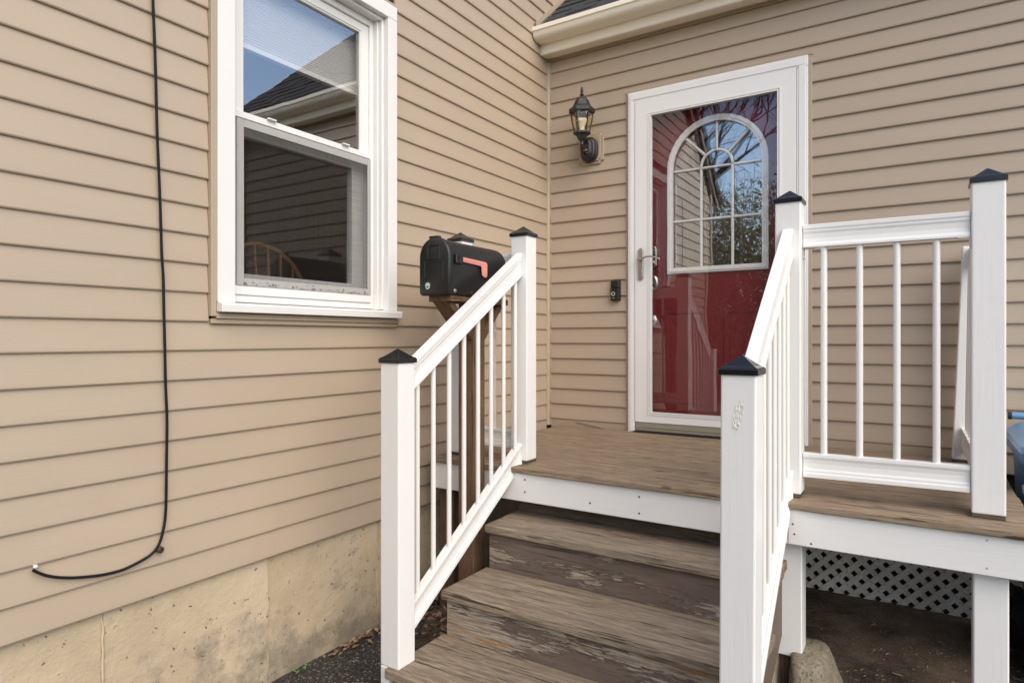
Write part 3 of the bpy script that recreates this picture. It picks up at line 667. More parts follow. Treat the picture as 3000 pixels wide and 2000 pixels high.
mb = MB(); mb.loft([[(x, y, z) for x, z in capsule(lx, w_, za, zb)] for w_, za, zb, y in ((.116, 1.138, 1.302, -.0345), (.116, 1.138, 1.302, -.052), (.100, 1.146, 1.294, -.056), (.100, 1.146, 1.294, -.074), (.082, 1.155, 1.285, -.080), (.074, 1.159, 1.281, -.098), (.05, 1.17, 1.27, -.108))]); build('back_plate', mb, M['blackmetal'], lan, smooth=True)
mb = MB(); mb.loft([[(lx + w_ * math.cos(R(a)), y, 1.178 + w_ * .6 * math.sin(R(a))) for a in range(0, 360, 24)] for w_, y in ((.03, -.10), (.028, -.122), (.02, -.13))]); build('motion_sensor', mb, M['blackgloss'], lan, smooth=True)
mb = MB(); mb.box(lx - .014, lx + .014, -.1115, -.109, 1.199, 1.211); build('sticker', mb, M['orange'], lan)
mb = MB(); mb.tube([(lx, -.10, 1.235), (lx, -.125, 1.215), (lx, -.145, 1.205), (lx, ly, 1.212)], [.014, .012, .011, .011], 10); build('arm', mb, M['blackmetal'], lan, smooth=True)
mb = MB(); mb.lathe([(.001, 1.172), (.007, 1.178), (.010, 1.186), (.006, 1.190), (.013, 1.197), (.008, 1.203), (.015, 1.211), (.009, 1.218), (.014, 1.226), (.011, 1.235), (.012, 1.250), (.014, 1.256)], (lx, ly, 0), 14); build('stem', mb, M['blackmetal'], lan, smooth=True)
ph = R(30)
mb = MB(); mb.lathe([(.020, 1.254), (.026, 1.262), (.036, 1.285), (.047, 1.292), (.056, 1.294), (.056, 1.306), (.044, 1.307), (.040, 1.309)], (lx, ly, 0), 6, ph=ph); build('cup', mb, M['blackmetal'], lan, bevel=.001)
gpr = [(.045, 1.308), (.053, 1.335), (.061, 1.37), (.066, 1.405), (.067, 1.430)]
mb = MB(); mb.lathe(gpr, (lx, ly, 0), 6, ph=ph); build('glass', mb, M['glass_lamp'], lan)
for i in range(6):
    t = R(60 * i) + ph; mb = MB()
    mb.tube([(lx + (r_ + .001) * math.cos(t), ly + (r_ + .001) * math.sin(t), z) for r_, z in gpr], .0045, 6); build('rib', mb, M['blackmetal'], lan, smooth=True)
mb = MB(); mb.lathe([(.055, 1.424), (.080, 1.425), (.083, 1.432), (.083, 1.452), (.078, 1.457), (.066, 1.462), (.058, 1.472), (.050, 1.490), (.042, 1.510), (.034, 1.517), (.030, 1.525), (.012, 1.528)], (lx, ly, 0), 6, ph=ph); build('roof_cap', mb, M['blackmetal'], lan, bevel=.0012)
mb = MB(); mb.lathe([(.010, 1.526), (.012, 1.532), (.008, 1.536), (.014, 1.542), (.014, 1.546), (.007, 1.550), (.009, 1.562), (.0095, 1.572), (.007, 1.585), (.003, 1.594), (.0005, 1.597)], (lx, ly, 0), 12); build('finial', mb, M['blackmetal'], lan, smooth=True)
mb = MB(); mb.lathe([(.014, 1.312), (.015, 1.33), (.018, 1.345), (.029, 1.368), (.034, 1.380), (.033, 1.386), (.0, 1.387)], (lx, ly, 0), 16); build('bulb', mb, M['bulb'], lan, smooth=True)
# doorbell
db = thing('doorbell', (.512, -.018, .237), 'black video doorbell with a white ring button beside the door', 'doorbell')
mb = MB(); mb.box(.481, .543, -.0195, -.0125, .238, .367); build('base', mb, M['blackplastic'], db, bevel=.003)
mb = MB(); mb.box(.482, .542, -.046, -.020, .239, .318); build('lower_cover', mb, M['blackplastic'], db, bevel=.006, segs=2)
mb = MB(); mb.box(.482, .542, -.046, -.020, .3185, .366); cm = build('camera_face', mb, M['blackgloss'], db, bevel=.006, segs=2)
mb = MB(); mb.lathe([(.0, -.049), (.008, -.0485), (.0085, -.0455)], (.503, 0, .338), 16, 'y'); build('lens', mb, M['blackgloss'], cm, smooth=True)
mb = MB(); mb.loft([[(.502 + r_ * math.cos(R(a)), y, .281 + r_ * math.sin(R(a))) for a in range(0, 360, 15)] for r_, y in ((.0095, -.0455), (.0098, -.0478), (.0118, -.0478), (.012, -.0455))], cap=False); build('button_ring', mb, M['whiteflat'], db)
def text(name, body, size, loc, rot, m, parent):
    cu_ = bpy.data.curves.new(name, 'FONT'); cu_.body = body; cu_.size = size; cu_.extrude = .0003; cu_.align_x = 'CENTER'
    to = bpy.data.objects.new('tmp', cu_); COL.objects.link(to); dg = bpy.context.evaluated_depsgraph_get()
    me = bpy.data.meshes.new_from_object(to.evaluated_get(dg)); bpy.data.objects.remove(to)
    me.materials.clear(); me.materials.append(m)
    o = bpy.data.objects.new(name, me); COL.objects.link(o); place(o, Vector(loc) + Vector((0, 0, H)), parent); o.rotation_euler = rot; return o
text('lettering', 'ring', .011, (.503, -.0466, .2515), (R(90), 0, 0), M['greyalu'], db)
# black cable on the left wall
def wallpt(px, py, x):       # photo pixel to the left wall plane, used to trace the hanging line of the cable
    yaw = R(32.644); f = 1882.2; a = (px - 1500) / f; b = (990.2 - py) / f
    d = Vector((-math.sin(yaw) + a * math.cos(yaw), math.cos(yaw) + a * math.sin(yaw), b)); t = (x - 2.164) / d.x
    return (x, -3.832 + t * d.y, t * d.z)
cpx = [(441,-330),(445,-120),(448,0),(456,191),(460,383),(466,510),(471,638),(474,752),(479,810),(480,905),(483,1000),(485,1128),(489.5,1210),(489.5,1280),(488,1357),(487,1472),(485,1510),(481,1542),(472,1580),(460,1606),(442,1625),(421,1638),(390,1655),(357,1670),(305,1683),(255,1689),(210,1692),(172,1691),(137,1686),(108,1675),(97,1669)]
cp = [wallpt(*p, .024) for p in cpx]
def smoothpath(p, it=2):
    for _ in range(it):
        q_ = [p[0]]
        for a, b in zip(p[:-1], p[1:]): q_ += [tuple(a[i]*.75+b[i]*.25 for i in range(3)), tuple(a[i]*.25+b[i]*.75 for i in range(3))]
        p = q_ + [p[-1]]
    return p
cable = thing('cable', cp[-3], 'thin black cable hanging down the tan siding left of the window', 'cable')
mb = MB(); mb.tube(smoothpath(cp), .0045, 8); build('cord', mb, M['cordblack'], cable, smooth=True)
e = wallpt(100, 1666, .016)
mb = MB(); mb.box(e[0] - .006, e[0] + .006, e[1] - .002, e[1] + .009, e[2] + .002, e[2] + .011); build('sealant', mb, M['bulb'], cable, bevel=.003)
e = wallpt(466, 1608, .018)
mb = MB(); mb.lathe([(.011, -.006), (.011, .012), (.006, .014), (.006, .010)], e, 10, 'x'); build('clip', mb, M['copper'], cable)

# ------------------------------------------------------------------ porch deck
deck = thing('porch_deck', (1.28, -.7, -H), 'weathered brown porch deck with white fascia in front of the red door', 'porch')
DT = -.585; DXL, DXR = .104, 2.457
nb = 10; y = -1.372; bw = (1.372 - .028) / nb
for i in range(nb):
    y0 = y + i * bw + .0022; y1 = y + (i + 1) * bw - .0022; dz = random.uniform(-.0016, .0012)
    mb = MB(); mb.box(DXL + random.uniform(-.004, .004), DXR + random.uniform(-.004, .004), y0, y1, DT - .0255 + dz, DT + dz)
    build('deck_board', mb, M['deck'], deck, bevel=.0055 if i == 0 else .0022, segs=3 if i == 0 else 1)
mb = MB(); mb.box(DXL + .002, 1.752, -1.352, -1.315, -.741, -.6125); build('fascia_board', mb, M['wh_x'], deck, bevel=.003)
mb = MB(); mb.box(1.7535, DXR - .004, -1.354, -1.317, -.739, -.6115); build('fascia_board', mb, M['wh_x'], deck, bevel=.003)
mb = MB(); mb.box(DXR - .042, DXR - .005, -1.3165, -.03, -.739, -.6115); build('fascia_board', mb, M['wh_y'], deck, bevel=.003)
mb = MB(); mb.box(DXL + .004, DXL + .04, -1.3145, -.03, -.74, -.6115); build('joist', mb, M['rim'], deck)
for xx in (.5, .95, 1.4, 1.86):
    mb = MB(); mb.box(xx, xx + .038, -1.3145, -.05, -.745, -.6115); build('joist', mb, M['rim'], deck)
mb = MB(); mb.box(.145, 2.41, -.048, -.018, -.76, -.6115); build('ledger', mb, M['rim'], deck)
for (x, z) in ((.645, -.64), (.645, -.695), (1.19, -.645), (1.19, -.712), (.97, -.70), (1.77, -.665), (1.775, -.70), (2.33, -.628), (2.33, -.715), (1.83, -.725)):
    mb = MB(); mb.lathe([(.0, -1.3545), (.0035, -1.3545), (.004, -1.3530)], (x, 0, z), 8, 'y'); build('screw', mb, M['greyalu'] if x > 2 else M['dark'], deck)
# supports
mb = MB(); mb.box(1.700, 1.792, -1.296, -1.205, -1.168, -.7425); build('support_post', mb, M['wh_z'], deck, bevel=.004)
mb = MB(); mb.box(1.706, 1.782, -1.272, -1.207, -1.30, -1.1685); build('post_foot', mb, M['oldpost'], deck)
mb = MB(); mb.box(2.297, 2.389, -1.312, -1.222, -H + .002, -.7405); build('support_post', mb, M['wh_z'], deck, bevel=.004)
mb = MB(); mb.box(.108, .197, -1.30, -1.211, -H + .002, -.742); build('support_post', mb, M['oldpost'], deck, bevel=.003)

# ------------------------------------------------------------------ stairs
stair = thing('porch_steps', (1.14, -1.7, -H), 'worn wooden porch steps with peeling brown risers', 'stairs')
TX0, TX1 = .544, 1.744
for (z, yf, yb) in ((-.815, -1.527, -1.235), (-1.005, -1.828, -1.5085), (-1.181, -2.146, -1.8075)):
    for j in range(2):
        d_ = (yb - yf - .003) / 2; y0 = yf + j * (d_ + .003); y1 = y0 + d_; dz = random.uniform(-.002, .001)
        mb = MB(); mb.box(TX0 + random.uniform(-.004, .004), TX1 + random.uniform(-.006, .004), y0, y1, z - .036 + dz, z + dz)
        build('tread_board', mb, M['tread'], stair, bevel=.006 if j == 0 else .003, segs=3 if j == 0 else 1)
for (yr, z0, z1) in ((-1.262, -.814, -.742), (-1.507, -1.03, -.852), (-1.806, -1.21, -1.042), (-2.118, -H + .003, -1.218)):
    mb = MB(); mb.box(TX0 + .012, TX1 - .018, yr, yr + .022, z0, z1); build('riser', mb, M['rim'] if yr > -1.3 else M['peel'], stair, bevel=.002)
def stringer(x0, x1):
    pts = [(-1.24, -.852), (-1.484, -.852), (-1.484, -1.042), (-1.783, -1.042), (-1.783, -1.218), (-2.094, -1.218), (-2.094, -H + .002), (-1.85, -H + .002), (-1.24, -1.07)]
    mb = MB(); mb.extr([(0, a, b) for a, b in pts], (x0, 0, 0), (x1, 0, 0)); return build('stringer', mb, M['brown'], stair, bevel=.002)
stringer(TX0 + .03, TX0 + .068); stringer(1.688, 1.724)

# ------------------------------------------------------------------ railings
def post(par, x0, x1, y0, y1, z0, z1, lean=None, cap=True, notch=None):
    foot = abs(z0 - DT) < .05; z0 = z0 + .008 if foot else z0
    mb = MB(); lx_, ly_ = lean or (0, 0)
    mb.loft([[(x0, y0, z0), (x1, y0, z0), (x1, y1, z0), (x0, y1, z0)], [(x0 + lx_, y0 + ly_, z1), (x1 + lx_, y0 + ly_, z1), (x1 + lx_, y1 + ly_, z1), (x0 + lx_, y1 + ly_, z1)]])
    if notch:   # outer half runs on down past the tread
        mb.box(x0 + .0, notch[0], y0 + .0, y1, notch[1], z0)
    p = build('post', mb, M['wh_z'], par, bevel=.005, segs=2)
    if foot: build('bare_foot', MB().box(x0 + .0015, x1 - .0015, y0 + .0015, y1 - .0015, DT + .001, z0 + .001), M['rim'], p)
    if cap:
        o_ = .005; a0, a1, b0, b1 = x0 + lx_ - o_, x1 + lx_ + o_, y0 + ly_ - o_, y1 + ly_ + o_
        rect = lambda i, z: [(a0 + i, b0 + i, z), (a1 - i, b0 + i, z), (a1 - i, b1 - i, z), (a0 + i, b1 - i, z)]
        mb = MB(); mb.loft([rect(0, z1 - .006), rect(0, z1 + .008), rect(.003, z1 + .0125), rect(.012, z1 + .017), rect(.0485, z1 + .046)])
        build('post_cap', mb, M['cap'], p, bevel=.0015, segs=2)
    return p
RP = [(.018, 0), (.018, -.014), (.0155, -.020), (.0155, -.026), (.0125, -.034), (.0115, -.052), (.0135, -.066), (.018, -.076)]
def rail(par, p0, p1, h=.086, vs=1.0, flip=False, name='rail', mk='x'):
    d = Vector(p1) - Vector(p0); hz = Vector((d.x, d.y, 0)).normalized(); s_ = Vector((hz.y, -hz.x, 0))
    prof_ = [(u, v * vs) for u, v in RP] + [(.018, -h * vs)]
    if flip: prof_ = [(u, -h * vs - v) for u, v in prof_][::-1]
    poly = [s_ * u + Vector((0, 0, v)) for u, v in prof_] + [s_ * -u + Vector((0, 0, v)) for u, v in prof_[::-1]]
    mb = MB(); mb.extr(poly, p0, p1); return build(name, mb, M['wh_' + mk], par, bevel=.0012)
def balusters(par, pts, r=.0098):
    """pts: list of (bottom point, top point)"""
    src = None
    for a, b in pts:
        L_ = (Vector(b) - Vector(a)).length; key = round(L_, 3)
        if src is None or src[1] != key:
            mb = MB(); mb.tube([a, b], r, 14); o = build('baluster', mb, M['vinyl_white'], par, smooth=True); src = (o, key, (Vector(a) + Vector(b)) / 2)
        else: inst(src[0], 'baluster', (Vector(a) + Vector(b)) / 2 - src[2], par)
# left stair railing
rl = thing('stair_railing', (.56, -1.7, -.6), 'white stair railing beside the black mailbox', 'railing', 'white railings of the porch')
post(rl, .525, .614, -1.285, -1.196, DT + .0055, .482)
post(rl, .5025, .5915, -2.125, -2.036, -1.184, -.084, notch=(.5405, -H + .002))
rail(rl, (.572, -1.2866, .397), (.547, -2.0342, -.098), vs=1.27, mk='y')
rail(rl, (.572, -1.2866, -.489), (.547, -2.0342, -.999), vs=1.2, flip=True, mk='y')
def onrail(y, a, b): return a[2] + (b[2] - a[2]) * (y - a[1]) / (b[1] - a[1])
by = [-1.976, -1.885, -1.79, -1.695, -1.60, -1.506, -1.411, -1.319]
f = lambda y: .572 + (.547 - .572) * (y + 1.285) / (-.75)
balusters(rl, [((f(y), y, onrail(y, (0, -1.2853, -.489), (0, -2.0355, -.999)) - .015), (f(y), y, onrail(y, (0, -1.2853, .397), (0, -2.0355, -.098)) - .095)) for y in by])
# right stair railing
rrl = thing('stair_railing', (1.76, -1.7, -.6), 'white stair railing nearest the camera, right of the steps', 'railing', 'white railings of the porch')
post(rrl, 1.698, 1.787, -1.29, -1.201, DT + .0055, .505)
post(rrl, 1.712, 1.801, -2.13, -2.041, -1.40 + .042, -.089, lean=(.007, 0))
rail(rrl, (1.7435, -1.2916, .402), (1.762, -2.0394, -.103), vs=1.27, mk='y')
rail(rrl, (1.7435, -1.2916, -.484), (1.760, -2.0394, -1.0), vs=1.2, flip=True, mk='y')
f2 = lambda y: 1.7435 + .0185 * (y + 1.29) / (-.75)
balusters(rrl, [((f2(y), y, onrail(y, (0, -1.2903, -.484), (0, -2.0405, -1.0)) - .015), (f2(y), y, onrail(y, (0, -1.2903, .402), (0, -2.0405, -.103)) - .095)) for y in by])
mb = MB(); rsc = random.Random(6); nn = 14      # chipped, rough patch on the near post
g = [(1.742 + .040 * i / nn + rsc.uniform(-.001, .001), -2.1302 - (0 if i in (0, nn) or j in (0, nn) else max(-.001, rsc.gauss(.0004, .0007))), -.245 + .085 * j / nn) for j in range(nn + 1) for i in range(nn + 1)]
keep = [(i, j) for j in range(nn) for i in range(nn) if ((i - nn/2 + (j - nn/2) * -.35) / 4.2) ** 2 + ((j - nn/2) / 7.0) ** 2 < 1 + rsc.uniform(-.4, .1)]
mb.add(g, [(j*(nn+1)+i, j*(nn+1)+i+1, (j+1)*(nn+1)+i+1, (j+1)*(nn+1)+i) for i, j in keep]); build('paint_scar', mb, M['scar'], rrl)
# front railing right of the stairs
fr_ = thing('porch_railing', (2.05, -1.245, DT), 'white porch railing with four balusters between the capped posts', 'railing', 'white railings of the porch')
post(fr_, 2.296, 2.387, -1.252, -1.163, DT + .0055, .512)
rail(fr_, (1.7888, -1.237, .417), (2.2940, -1.225, .417), h=.084)
rail(fr_, (1.7888, -1.237, -.424), (2.2940, -1.225, -.420), h=.088, flip=True)
balusters(fr_, [((x, -1.237 + (x - 1.79) * .024, -.432), (x, -1.237 + (x - 1.79) * .024, .340)) for x in (1.857, 1.972, 2.086, 2.201)], r=.0112)
for x, s_ in ((1.7885, 1), (2.2945, -1)):
    mb = MB(); mb.box(min(x, x + s_ * .035), max(x, x + s_ * .035), -1.245, -1.222, .3295, .3325); mb.box(min(x, x + s_ * .003), max(x, x + s_ * .003), -1.245, -1.222, .295, .3292); build('bracket', mb, M['vinyl_dirty'], fr_)
# side railing on the right, running back to the wall
sr = thing('porch_railing', (2.33, -.6, DT), 'white side railing running back to the tan wall, mostly hidden by the corner post', 'railing', 'white railings of the porch')
post(sr, 2.278, 2.367, -.155, -.066, DT + .0055, .43, lean=(.040, 0), cap=False)
rail(sr, (2.345, -1.1625, .417), (2.36, -.1555, .417), h=.084, mk='y'); rail(sr, (2.340, -1.1625, -.420), (2.33, -.1555, -.420), h=.088, flip=True, mk='y')
balusters(sr, [((2.338 - .008 * i / 8, -1.06 + i * .112, -.432), (2.338 - .008 * i / 8 + .012, -1.06 + i * .112, .34)) for i in range(8)])
mb = MB(); mb.box(2.318, 2.345, -.185, -.1555, -.5115, -.508); build('bracket', mb, M['vinyl_dirty'], sr)
# short railing left, behind the mailbox
lr = thing('porch_railing', (.36, -1.23, DT), 'short white railing behind the black mailbox near the left wall', 'railing', 'white railings of the porch')
post(lr, .141, .230, -1.272, -1.183, DT + .0055, .490)
rail(lr, (.2305, -1.232, .402), (.5245, -1.236, .402), h=.084); rail(lr, (.2305, -1.232, -.438), (.5245, -1.236, -.436), h=.087, flip=True)
balusters(lr, [((x, -1.234, -.448), (x, -1.234, .325)) for x in (.292, .398)])

# ------------------------------------------------------------------ mailbox on its timber post
mx, my0, my1, mz = .4065, -1.700, -1.255, .185
mail = thing('mailbox', (mx, -1.43, -H), 'black arched mailbox with faded red flag on a brown timber post', 'mailbox')
def mprof(w_, h_, n=12):
    r_ = w_ / 2; return [(-r_, .010), (-r_ + .010, 0), (r_ - .010, 0), (r_, .010)] + [(r_ * math.cos(R(180 * i / n)), h_ - r_ + r_ * math.sin(R(180 * i / n))) for i in range(n + 1)]
def msec(w_, h_, y, dz=0): return [(mx + u, y, mz + v + dz) for u, v in mprof(w_, h_)]
mb = MB(); mb.loft([msec(.160, .240, my0 + .022), msec(.160, .240, my1 - .022), msec(.150, .234, my1 - .006, .003), msec(.125, .215, my1, .010)]); bx = build('box', mb, M['blackplastic'], mail, smooth=True, autos=R(50))
mb = MB(); mb.loft([msec(.150, .235, my0 - .006, .004), msec(.163, .244, my0 - .002, 0), msec(.168, .248, my0 + .006, -.002), msec(.168, .248, my0 + .0215, -.002)]); md = build('door', mb, M['blackplastic'], mail, smooth=True, autos=R(50))
mb = MB(); mb.box(mx - .032, mx + .02, my0 - .002, my0 + .022, mz + .240, mz + .252); build('pull_tab', mb, M['blackplastic'], md, bevel=.003)
def frame2(u0, u1, v0, v1, w_, y0, y1):
    global mb
    mb = MB(); mitre(mx + u0, mx + u1, mz + v0, mz + v1, y0, y1, (w_, w_, w_, w_)); return mb
build('embossed_panel', frame2(-.052, .052, .068, .142, .004, my0 - .0085, my0 - .0055), M['blackplastic'], md, bevel=.001)
build('embossed_panel', frame2(-.034, .034, .150, .212, .004, my0 - .0085, my0 - .0055), M['blackplastic'], md, bevel=.001)
# flag
sx = mx + .080
mb = MB(); mb.box(sx, sx + .016, -1.672, -1.622, mz + .133, mz + .172); fb = build('flag_bracket', mb, M['blackplastic'], mail, bevel=.003)
mb = MB(); mb.lathe([(.006, .016), (.006, .0185), (.0, .019)], (sx, -1.648, mz + .158), 10, 'x'); build('pivot', mb, M['blackplastic'], fb)
fl = [(-1.622, .142), (-1.622, .163), (-1.445, .157), (-1.437, .150), (-1.437, .098), (-1.443, .088), (-1.465, .088), (-1.476, .096), (-1.480, .128), (-1.485, .136)]
mb = MB(); mb.extr([(0, a, mz + b) for a, b in fl], (sx + .006, 0, 0), (sx + .012, 0, 0)); build('flag', mb, M['flag'], mail, bevel=.002)
mb = MB(); mb.extr([(0, -1.615, mz + .150), (0, -1.615, mz + .155), (0, -1.46, mz + .150), (0, -1.46, mz + .145)], (sx + .0122, 0, 0), (sx + .0135, 0, 0)); build('flag_rib', mb, M['flag'], mail)
mb = MB(); mb.lathe([(.009, .0), (.009, .002), (.005, .004), (.004, .007), (.0, .0075)], (sx + .0005, my0 + .036, mz + .016), 10, 'x'); build('hinge_bolt', mb, M['nickel'], mail)
mb = MB(); mb.lathe([(.004, .0), (.004, .002), (.0, .0025)], (sx + .0003, my0 + .155, mz + .016), 8, 'x'); build('screw', mb, M['nickel'], mail)
# paw sticker: white outline with green pads, fixed to the door
def disc(cx, cz, r_, y, sx_=1.0, n=14, rot=0): return [(cx + r_ * sx_ * math.cos(t) * math.cos(rot) - r_ * math.sin(t) * math.sin(rot), y, cz + r_ * sx_ * math.cos(t) * math.sin(rot) + r_ * math.sin(t) * math.cos(rot)) for t in [2 * math.pi * i / n for i in range(n)]]
pcx, pcz = mx - .034, mz + .038; yf = my0 - .0062
pads = [(0, -.004, .0075, 1.15, 0), (-.0095, .004, .0032, .8, .5), (-.0045, .0095, .0034, .75, .2), (.0030, .0098, .0034, .75, -.2), (.0088, .0045, .0032, .8, -.5)]
mb = MB()
for i, (u, v, r_, s_, ro) in enumerate(pads): mb.extr(disc(pcx + u, pcz + v, r_ + .0022, 0, s_, rot=ro), (0, yf - .0002 - i * .00005, 0), (0, yf + .0006, 0))
pw = build('paw_sticker', mb, M['whiteflat'], mail)
mb = MB()
for i, (u, v, r_, s_, ro) in enumerate(pads): mb.extr(disc(pcx + u, pcz + v, r_ * .86, 0, s_, rot=ro), (0, yf - .0009, 0), (0, yf - .0005, 0))
build('paw_pads', mb, M['green'], pw)
mb = MB(); mb.box(.346, .470, -1.668, -1.222, mz - .0275, mz - .001); build('platform', mb, M['pt_y'], mail, bevel=.002)
mb = MB(); mb.box(.362, .451, -1.478, -1.389, -H + .002, mz - .028); build('timber_post', mb, M['pt_z'], mail, bevel=.004)
def brace(pts):
    mb = MB(); mb.extr([(0, a, b) for a, b in pts], (.3645, 0, 0), (.4485, 0, 0)); return build('brace', mb, M['pt_z'], mail, bevel=.003)
brace([(-1.664, .1568), (-1.618, .1568), (-1.4785, .044), (-1.4785, -.014)]); brace([(-1.228, .1568), (-1.272, .1568), (-1.3885, .044), (-1.3885, -.014)])

# ------------------------------------------------------------------ lattice, footing, bin
lat = thing('lattice_skirt', (2.0, -.03, -H), 'dirty white lattice panel under the porch along the house', 'lattice')
LX0, LX1, LZ0, LZ1 = 1.30, 3.12, -1.352, -.762; pit = .0725; sw = .0272
M['lat'] = None
t = NT('lattice_white'); p_ = t.pos((1,1,1), 0); dd = t.noise(p_, 6, 6, .65); ff = t.noise(p_, 70, 4, .7)
cc = t.mix(t.ramp(dd, [(.42, 0), (.68, .55)]), (.74,.70,.63), (.40,.32,.235)); cc = t.mix(t.ramp(ff, [(.56, 0), (.66, .6)]), cc, (.14,.105,.075)); M['lat'] = t.set(cc, .6)
def clipline(c0, sgn):
    """strip with centre line x - sgn*z = c0, clipped to the panel"""
    h_ = sw / 2 * math.sqrt(2); poly = [(LX0 - 2, 0), (LX1 + 2, 0)]
    pts = [(c0 - h_ + sgn * z, z) for z in (LZ0, LZ1)] + [(c0 + h_ + sgn * z, z) for z in (LZ1, LZ0)]
    for ax, lim, keep in ((0, LX0, 1), (0, LX1, -1)):
        out = []
        for i in range(len(pts)):
            a, b = pts[i], pts[(i + 1) % len(pts)]; ia, ib = keep * (a[ax] - lim) >= 0, keep * (b[ax] - lim) >= 0
            if ia: out.append(a)
            if ia != ib:
                t_ = (lim - a[ax]) / (b[ax] - a[ax]); out.append((a[0] + t_ * (b[0] - a[0]), a[1] + t_ * (b[1] - a[1])))
        pts = out
        if len(pts) < 3: return None
    return pts
# hole centres at x=1.712+k*.0725, z=-1.159
for sgn, (ya, yb) in ((1, (-.036, -.0305)), (-1, (-.030, -.0245))):
    base = 1.712 - sgn * (-1.159) + pit / 2
    for k in range(-60, 60):
        pl_ = clipline(base + k * pit, sgn)
        if pl_ and max(p[0] for p in pl_) - min(p[0] for p in pl_) > .02:
            mb = MB(); mb.extr([(a, 0, b) for a, b in pl_], (0, ya, 0), (0, yb, 0)); build('slat', mb, M['lat'], lat)
mb = MB(); mb.box(.16, XE, 1.2, 1.3, -H - .1, -.6); mb.box(.16, XE, -.017, 1.2, -.78, -.752); mb.box(.1, .16, -.0, 1.3, -H - .1, -.6); mb.box(XE - .05, XE, 0, 1.2, -H - .1, -.755); build('crawl_space', mb, M['crawl'], house)  # lining coloured dark for the unlit void behind the lattice, closes light leaks

ft = thing('concrete_footing', (1.745, -1.24, -H), 'rough rounded concrete footing under the white support post', 'footing')
rf = random.Random(11)
from mathutils import noise as mnoise
def lump(sec, seed):
    """rough cast lump: sec lists (z, x0, x1, y0, y1)"""
    rings = []; n = 44
    for z_, x0, x1, y0, y1 in sec:
        ring = []; cx, cy = (x0 + x1) / 2, (y0 + y1) / 2
        for i in range(n):
            t_ = 2 * math.pi * i / n; c_, q_ = math.cos(t_), math.sin(t_)
            ex = abs(c_) ** .5 * (1 if c_ > 0 else -1); ey = abs(q_) ** .5 * (1 if q_ > 0 else -1)
            p_ = Vector((cx + ex * (x1 - x0) / 2, cy + ey * (y1 - y0) / 2, z_)); d_ = Vector((ex, ey, .3)).normalized()
            ring.append(p_ + d_ * (mnoise.fractal(p_ * 22 + Vector((seed, 0, 0)), 1.0, 2.0, 6) * .006))
        rings.append(ring)
    mb = MB(); mb.loft(rings); return build('lump', mb, M['footing'], ft, smooth=True, autos=R(50))
lump([(-H - .02, 1.752, 1.955, -1.44, -1.10), (-H + .03, 1.752, 1.940, -1.43, -1.10), (-H + .07, 1.752, 1.922, -1.415, -1.11), (-H + .11, 1.752, 1.905, -1.40, -1.115), (-H + .15, 1.752, 1.890, -1.385, -1.12), (-1.185, 1.753, 1.878, -1.37, -1.125), (-1.163, 1.754, 1.870, -1.355, -1.13), (-1.150, 1.757, 1.858, -1.335, -1.14), (-1.146, 1.765, 1.842, -1.31, -1.15), (-1.1455, 1.80, 1.805, -1.25, -1.24)], 4)
lump([(-H - .02, 1.60, 1.712, -1.44, -1.10), (-H + .08, 1.615, 1.712, -1.42, -1.11), (-H + .15, 1.63, 1.712, -1.40, -1.12), (-1.185, 1.64, 1.711, -1.385, -1.125), (-1.166, 1.65, 1.708, -1.36, -1.14), (-1.162, 1.67, 1.70, -1.32, -1.17)], 9)

bin_ = thing('recycling_bin', (2.78, -.5, -H), 'blue wheeled recycling bin at the right edge beside the porch', 'bin')
mb = MB(); BX0, BX1, BY0, BY1 = 2.492, 3.06, -.80, -.16
def rrect(x0, x1, y0, y1, z, r_=.05, n=4):
    o = []
    for cx, cy, a0 in ((x1 - r_, y1 - r_, 0), (x0 + r_, y1 - r_, 90), (x0 + r_, y0 + r_, 180), (x1 - r_, y0 + r_, 270)):
        for i in range(n + 1): a = R(a0 + 90 * i / n); o.append((cx + r_ * math.cos(a), cy + r_ * math.sin(a), z))
    return o
mb.loft([rrect(BX0 + .055, BX1 - .055, BY0 + .06, BY1 - .05, -H + .03), rrect(BX0 + .045, BX1 - .045, BY0 + .05, BY1 - .04, -H + .16), rrect(BX0 + .005, BX1 - .005, BY0 + .01, BY1 - .01, -.47)]); build('body', mb, M['bin'], bin_, smooth=True)
mb = MB(); mb.loft([rrect(BX0 - .018, BX1 + .018, BY0 - .02, BY1 + .0, -.470, .06), rrect(BX0 - .022, BX1 + .022, BY0 - .024, BY1 + .004, -.43, .06)]); build('rim', mb, M['bin'], bin_, smooth=True)
mb = MB(); mb.loft([rrect(BX0 - .024, BX1 + .024, BY0 - .03, BY1 - .02, -.4295, .06), rrect(BX0 - .022, BX1 + .022, BY0 - .028, BY1 - .02, -.405, .06), rrect(BX0 + .02, BX1 - .02, BY0 + .03, BY1 - .03, -.372, .07), rrect(BX0 + .10, BX1 - .10, BY0 + .10, BY1 - .08, -.355, .07)]); build('lid', mb, M['binlid'], bin_, smooth=True)
mb = MB(); mb.tube([(BX0 + .01, BY1 + .015, -.352), (BX1 - .01, BY1 + .015, -.352)], .0155, 12); hb = build('handle', mb, M['binlid'], bin_, smooth=True)
mb = MB(); mb.tube([(BX0 - .004, BY1 + .015, -.352), (BX0 + .0095, BY1 + .015, -.352)], .018, 12); build('handle_end', mb, M['rubber'], hb, smooth=True)
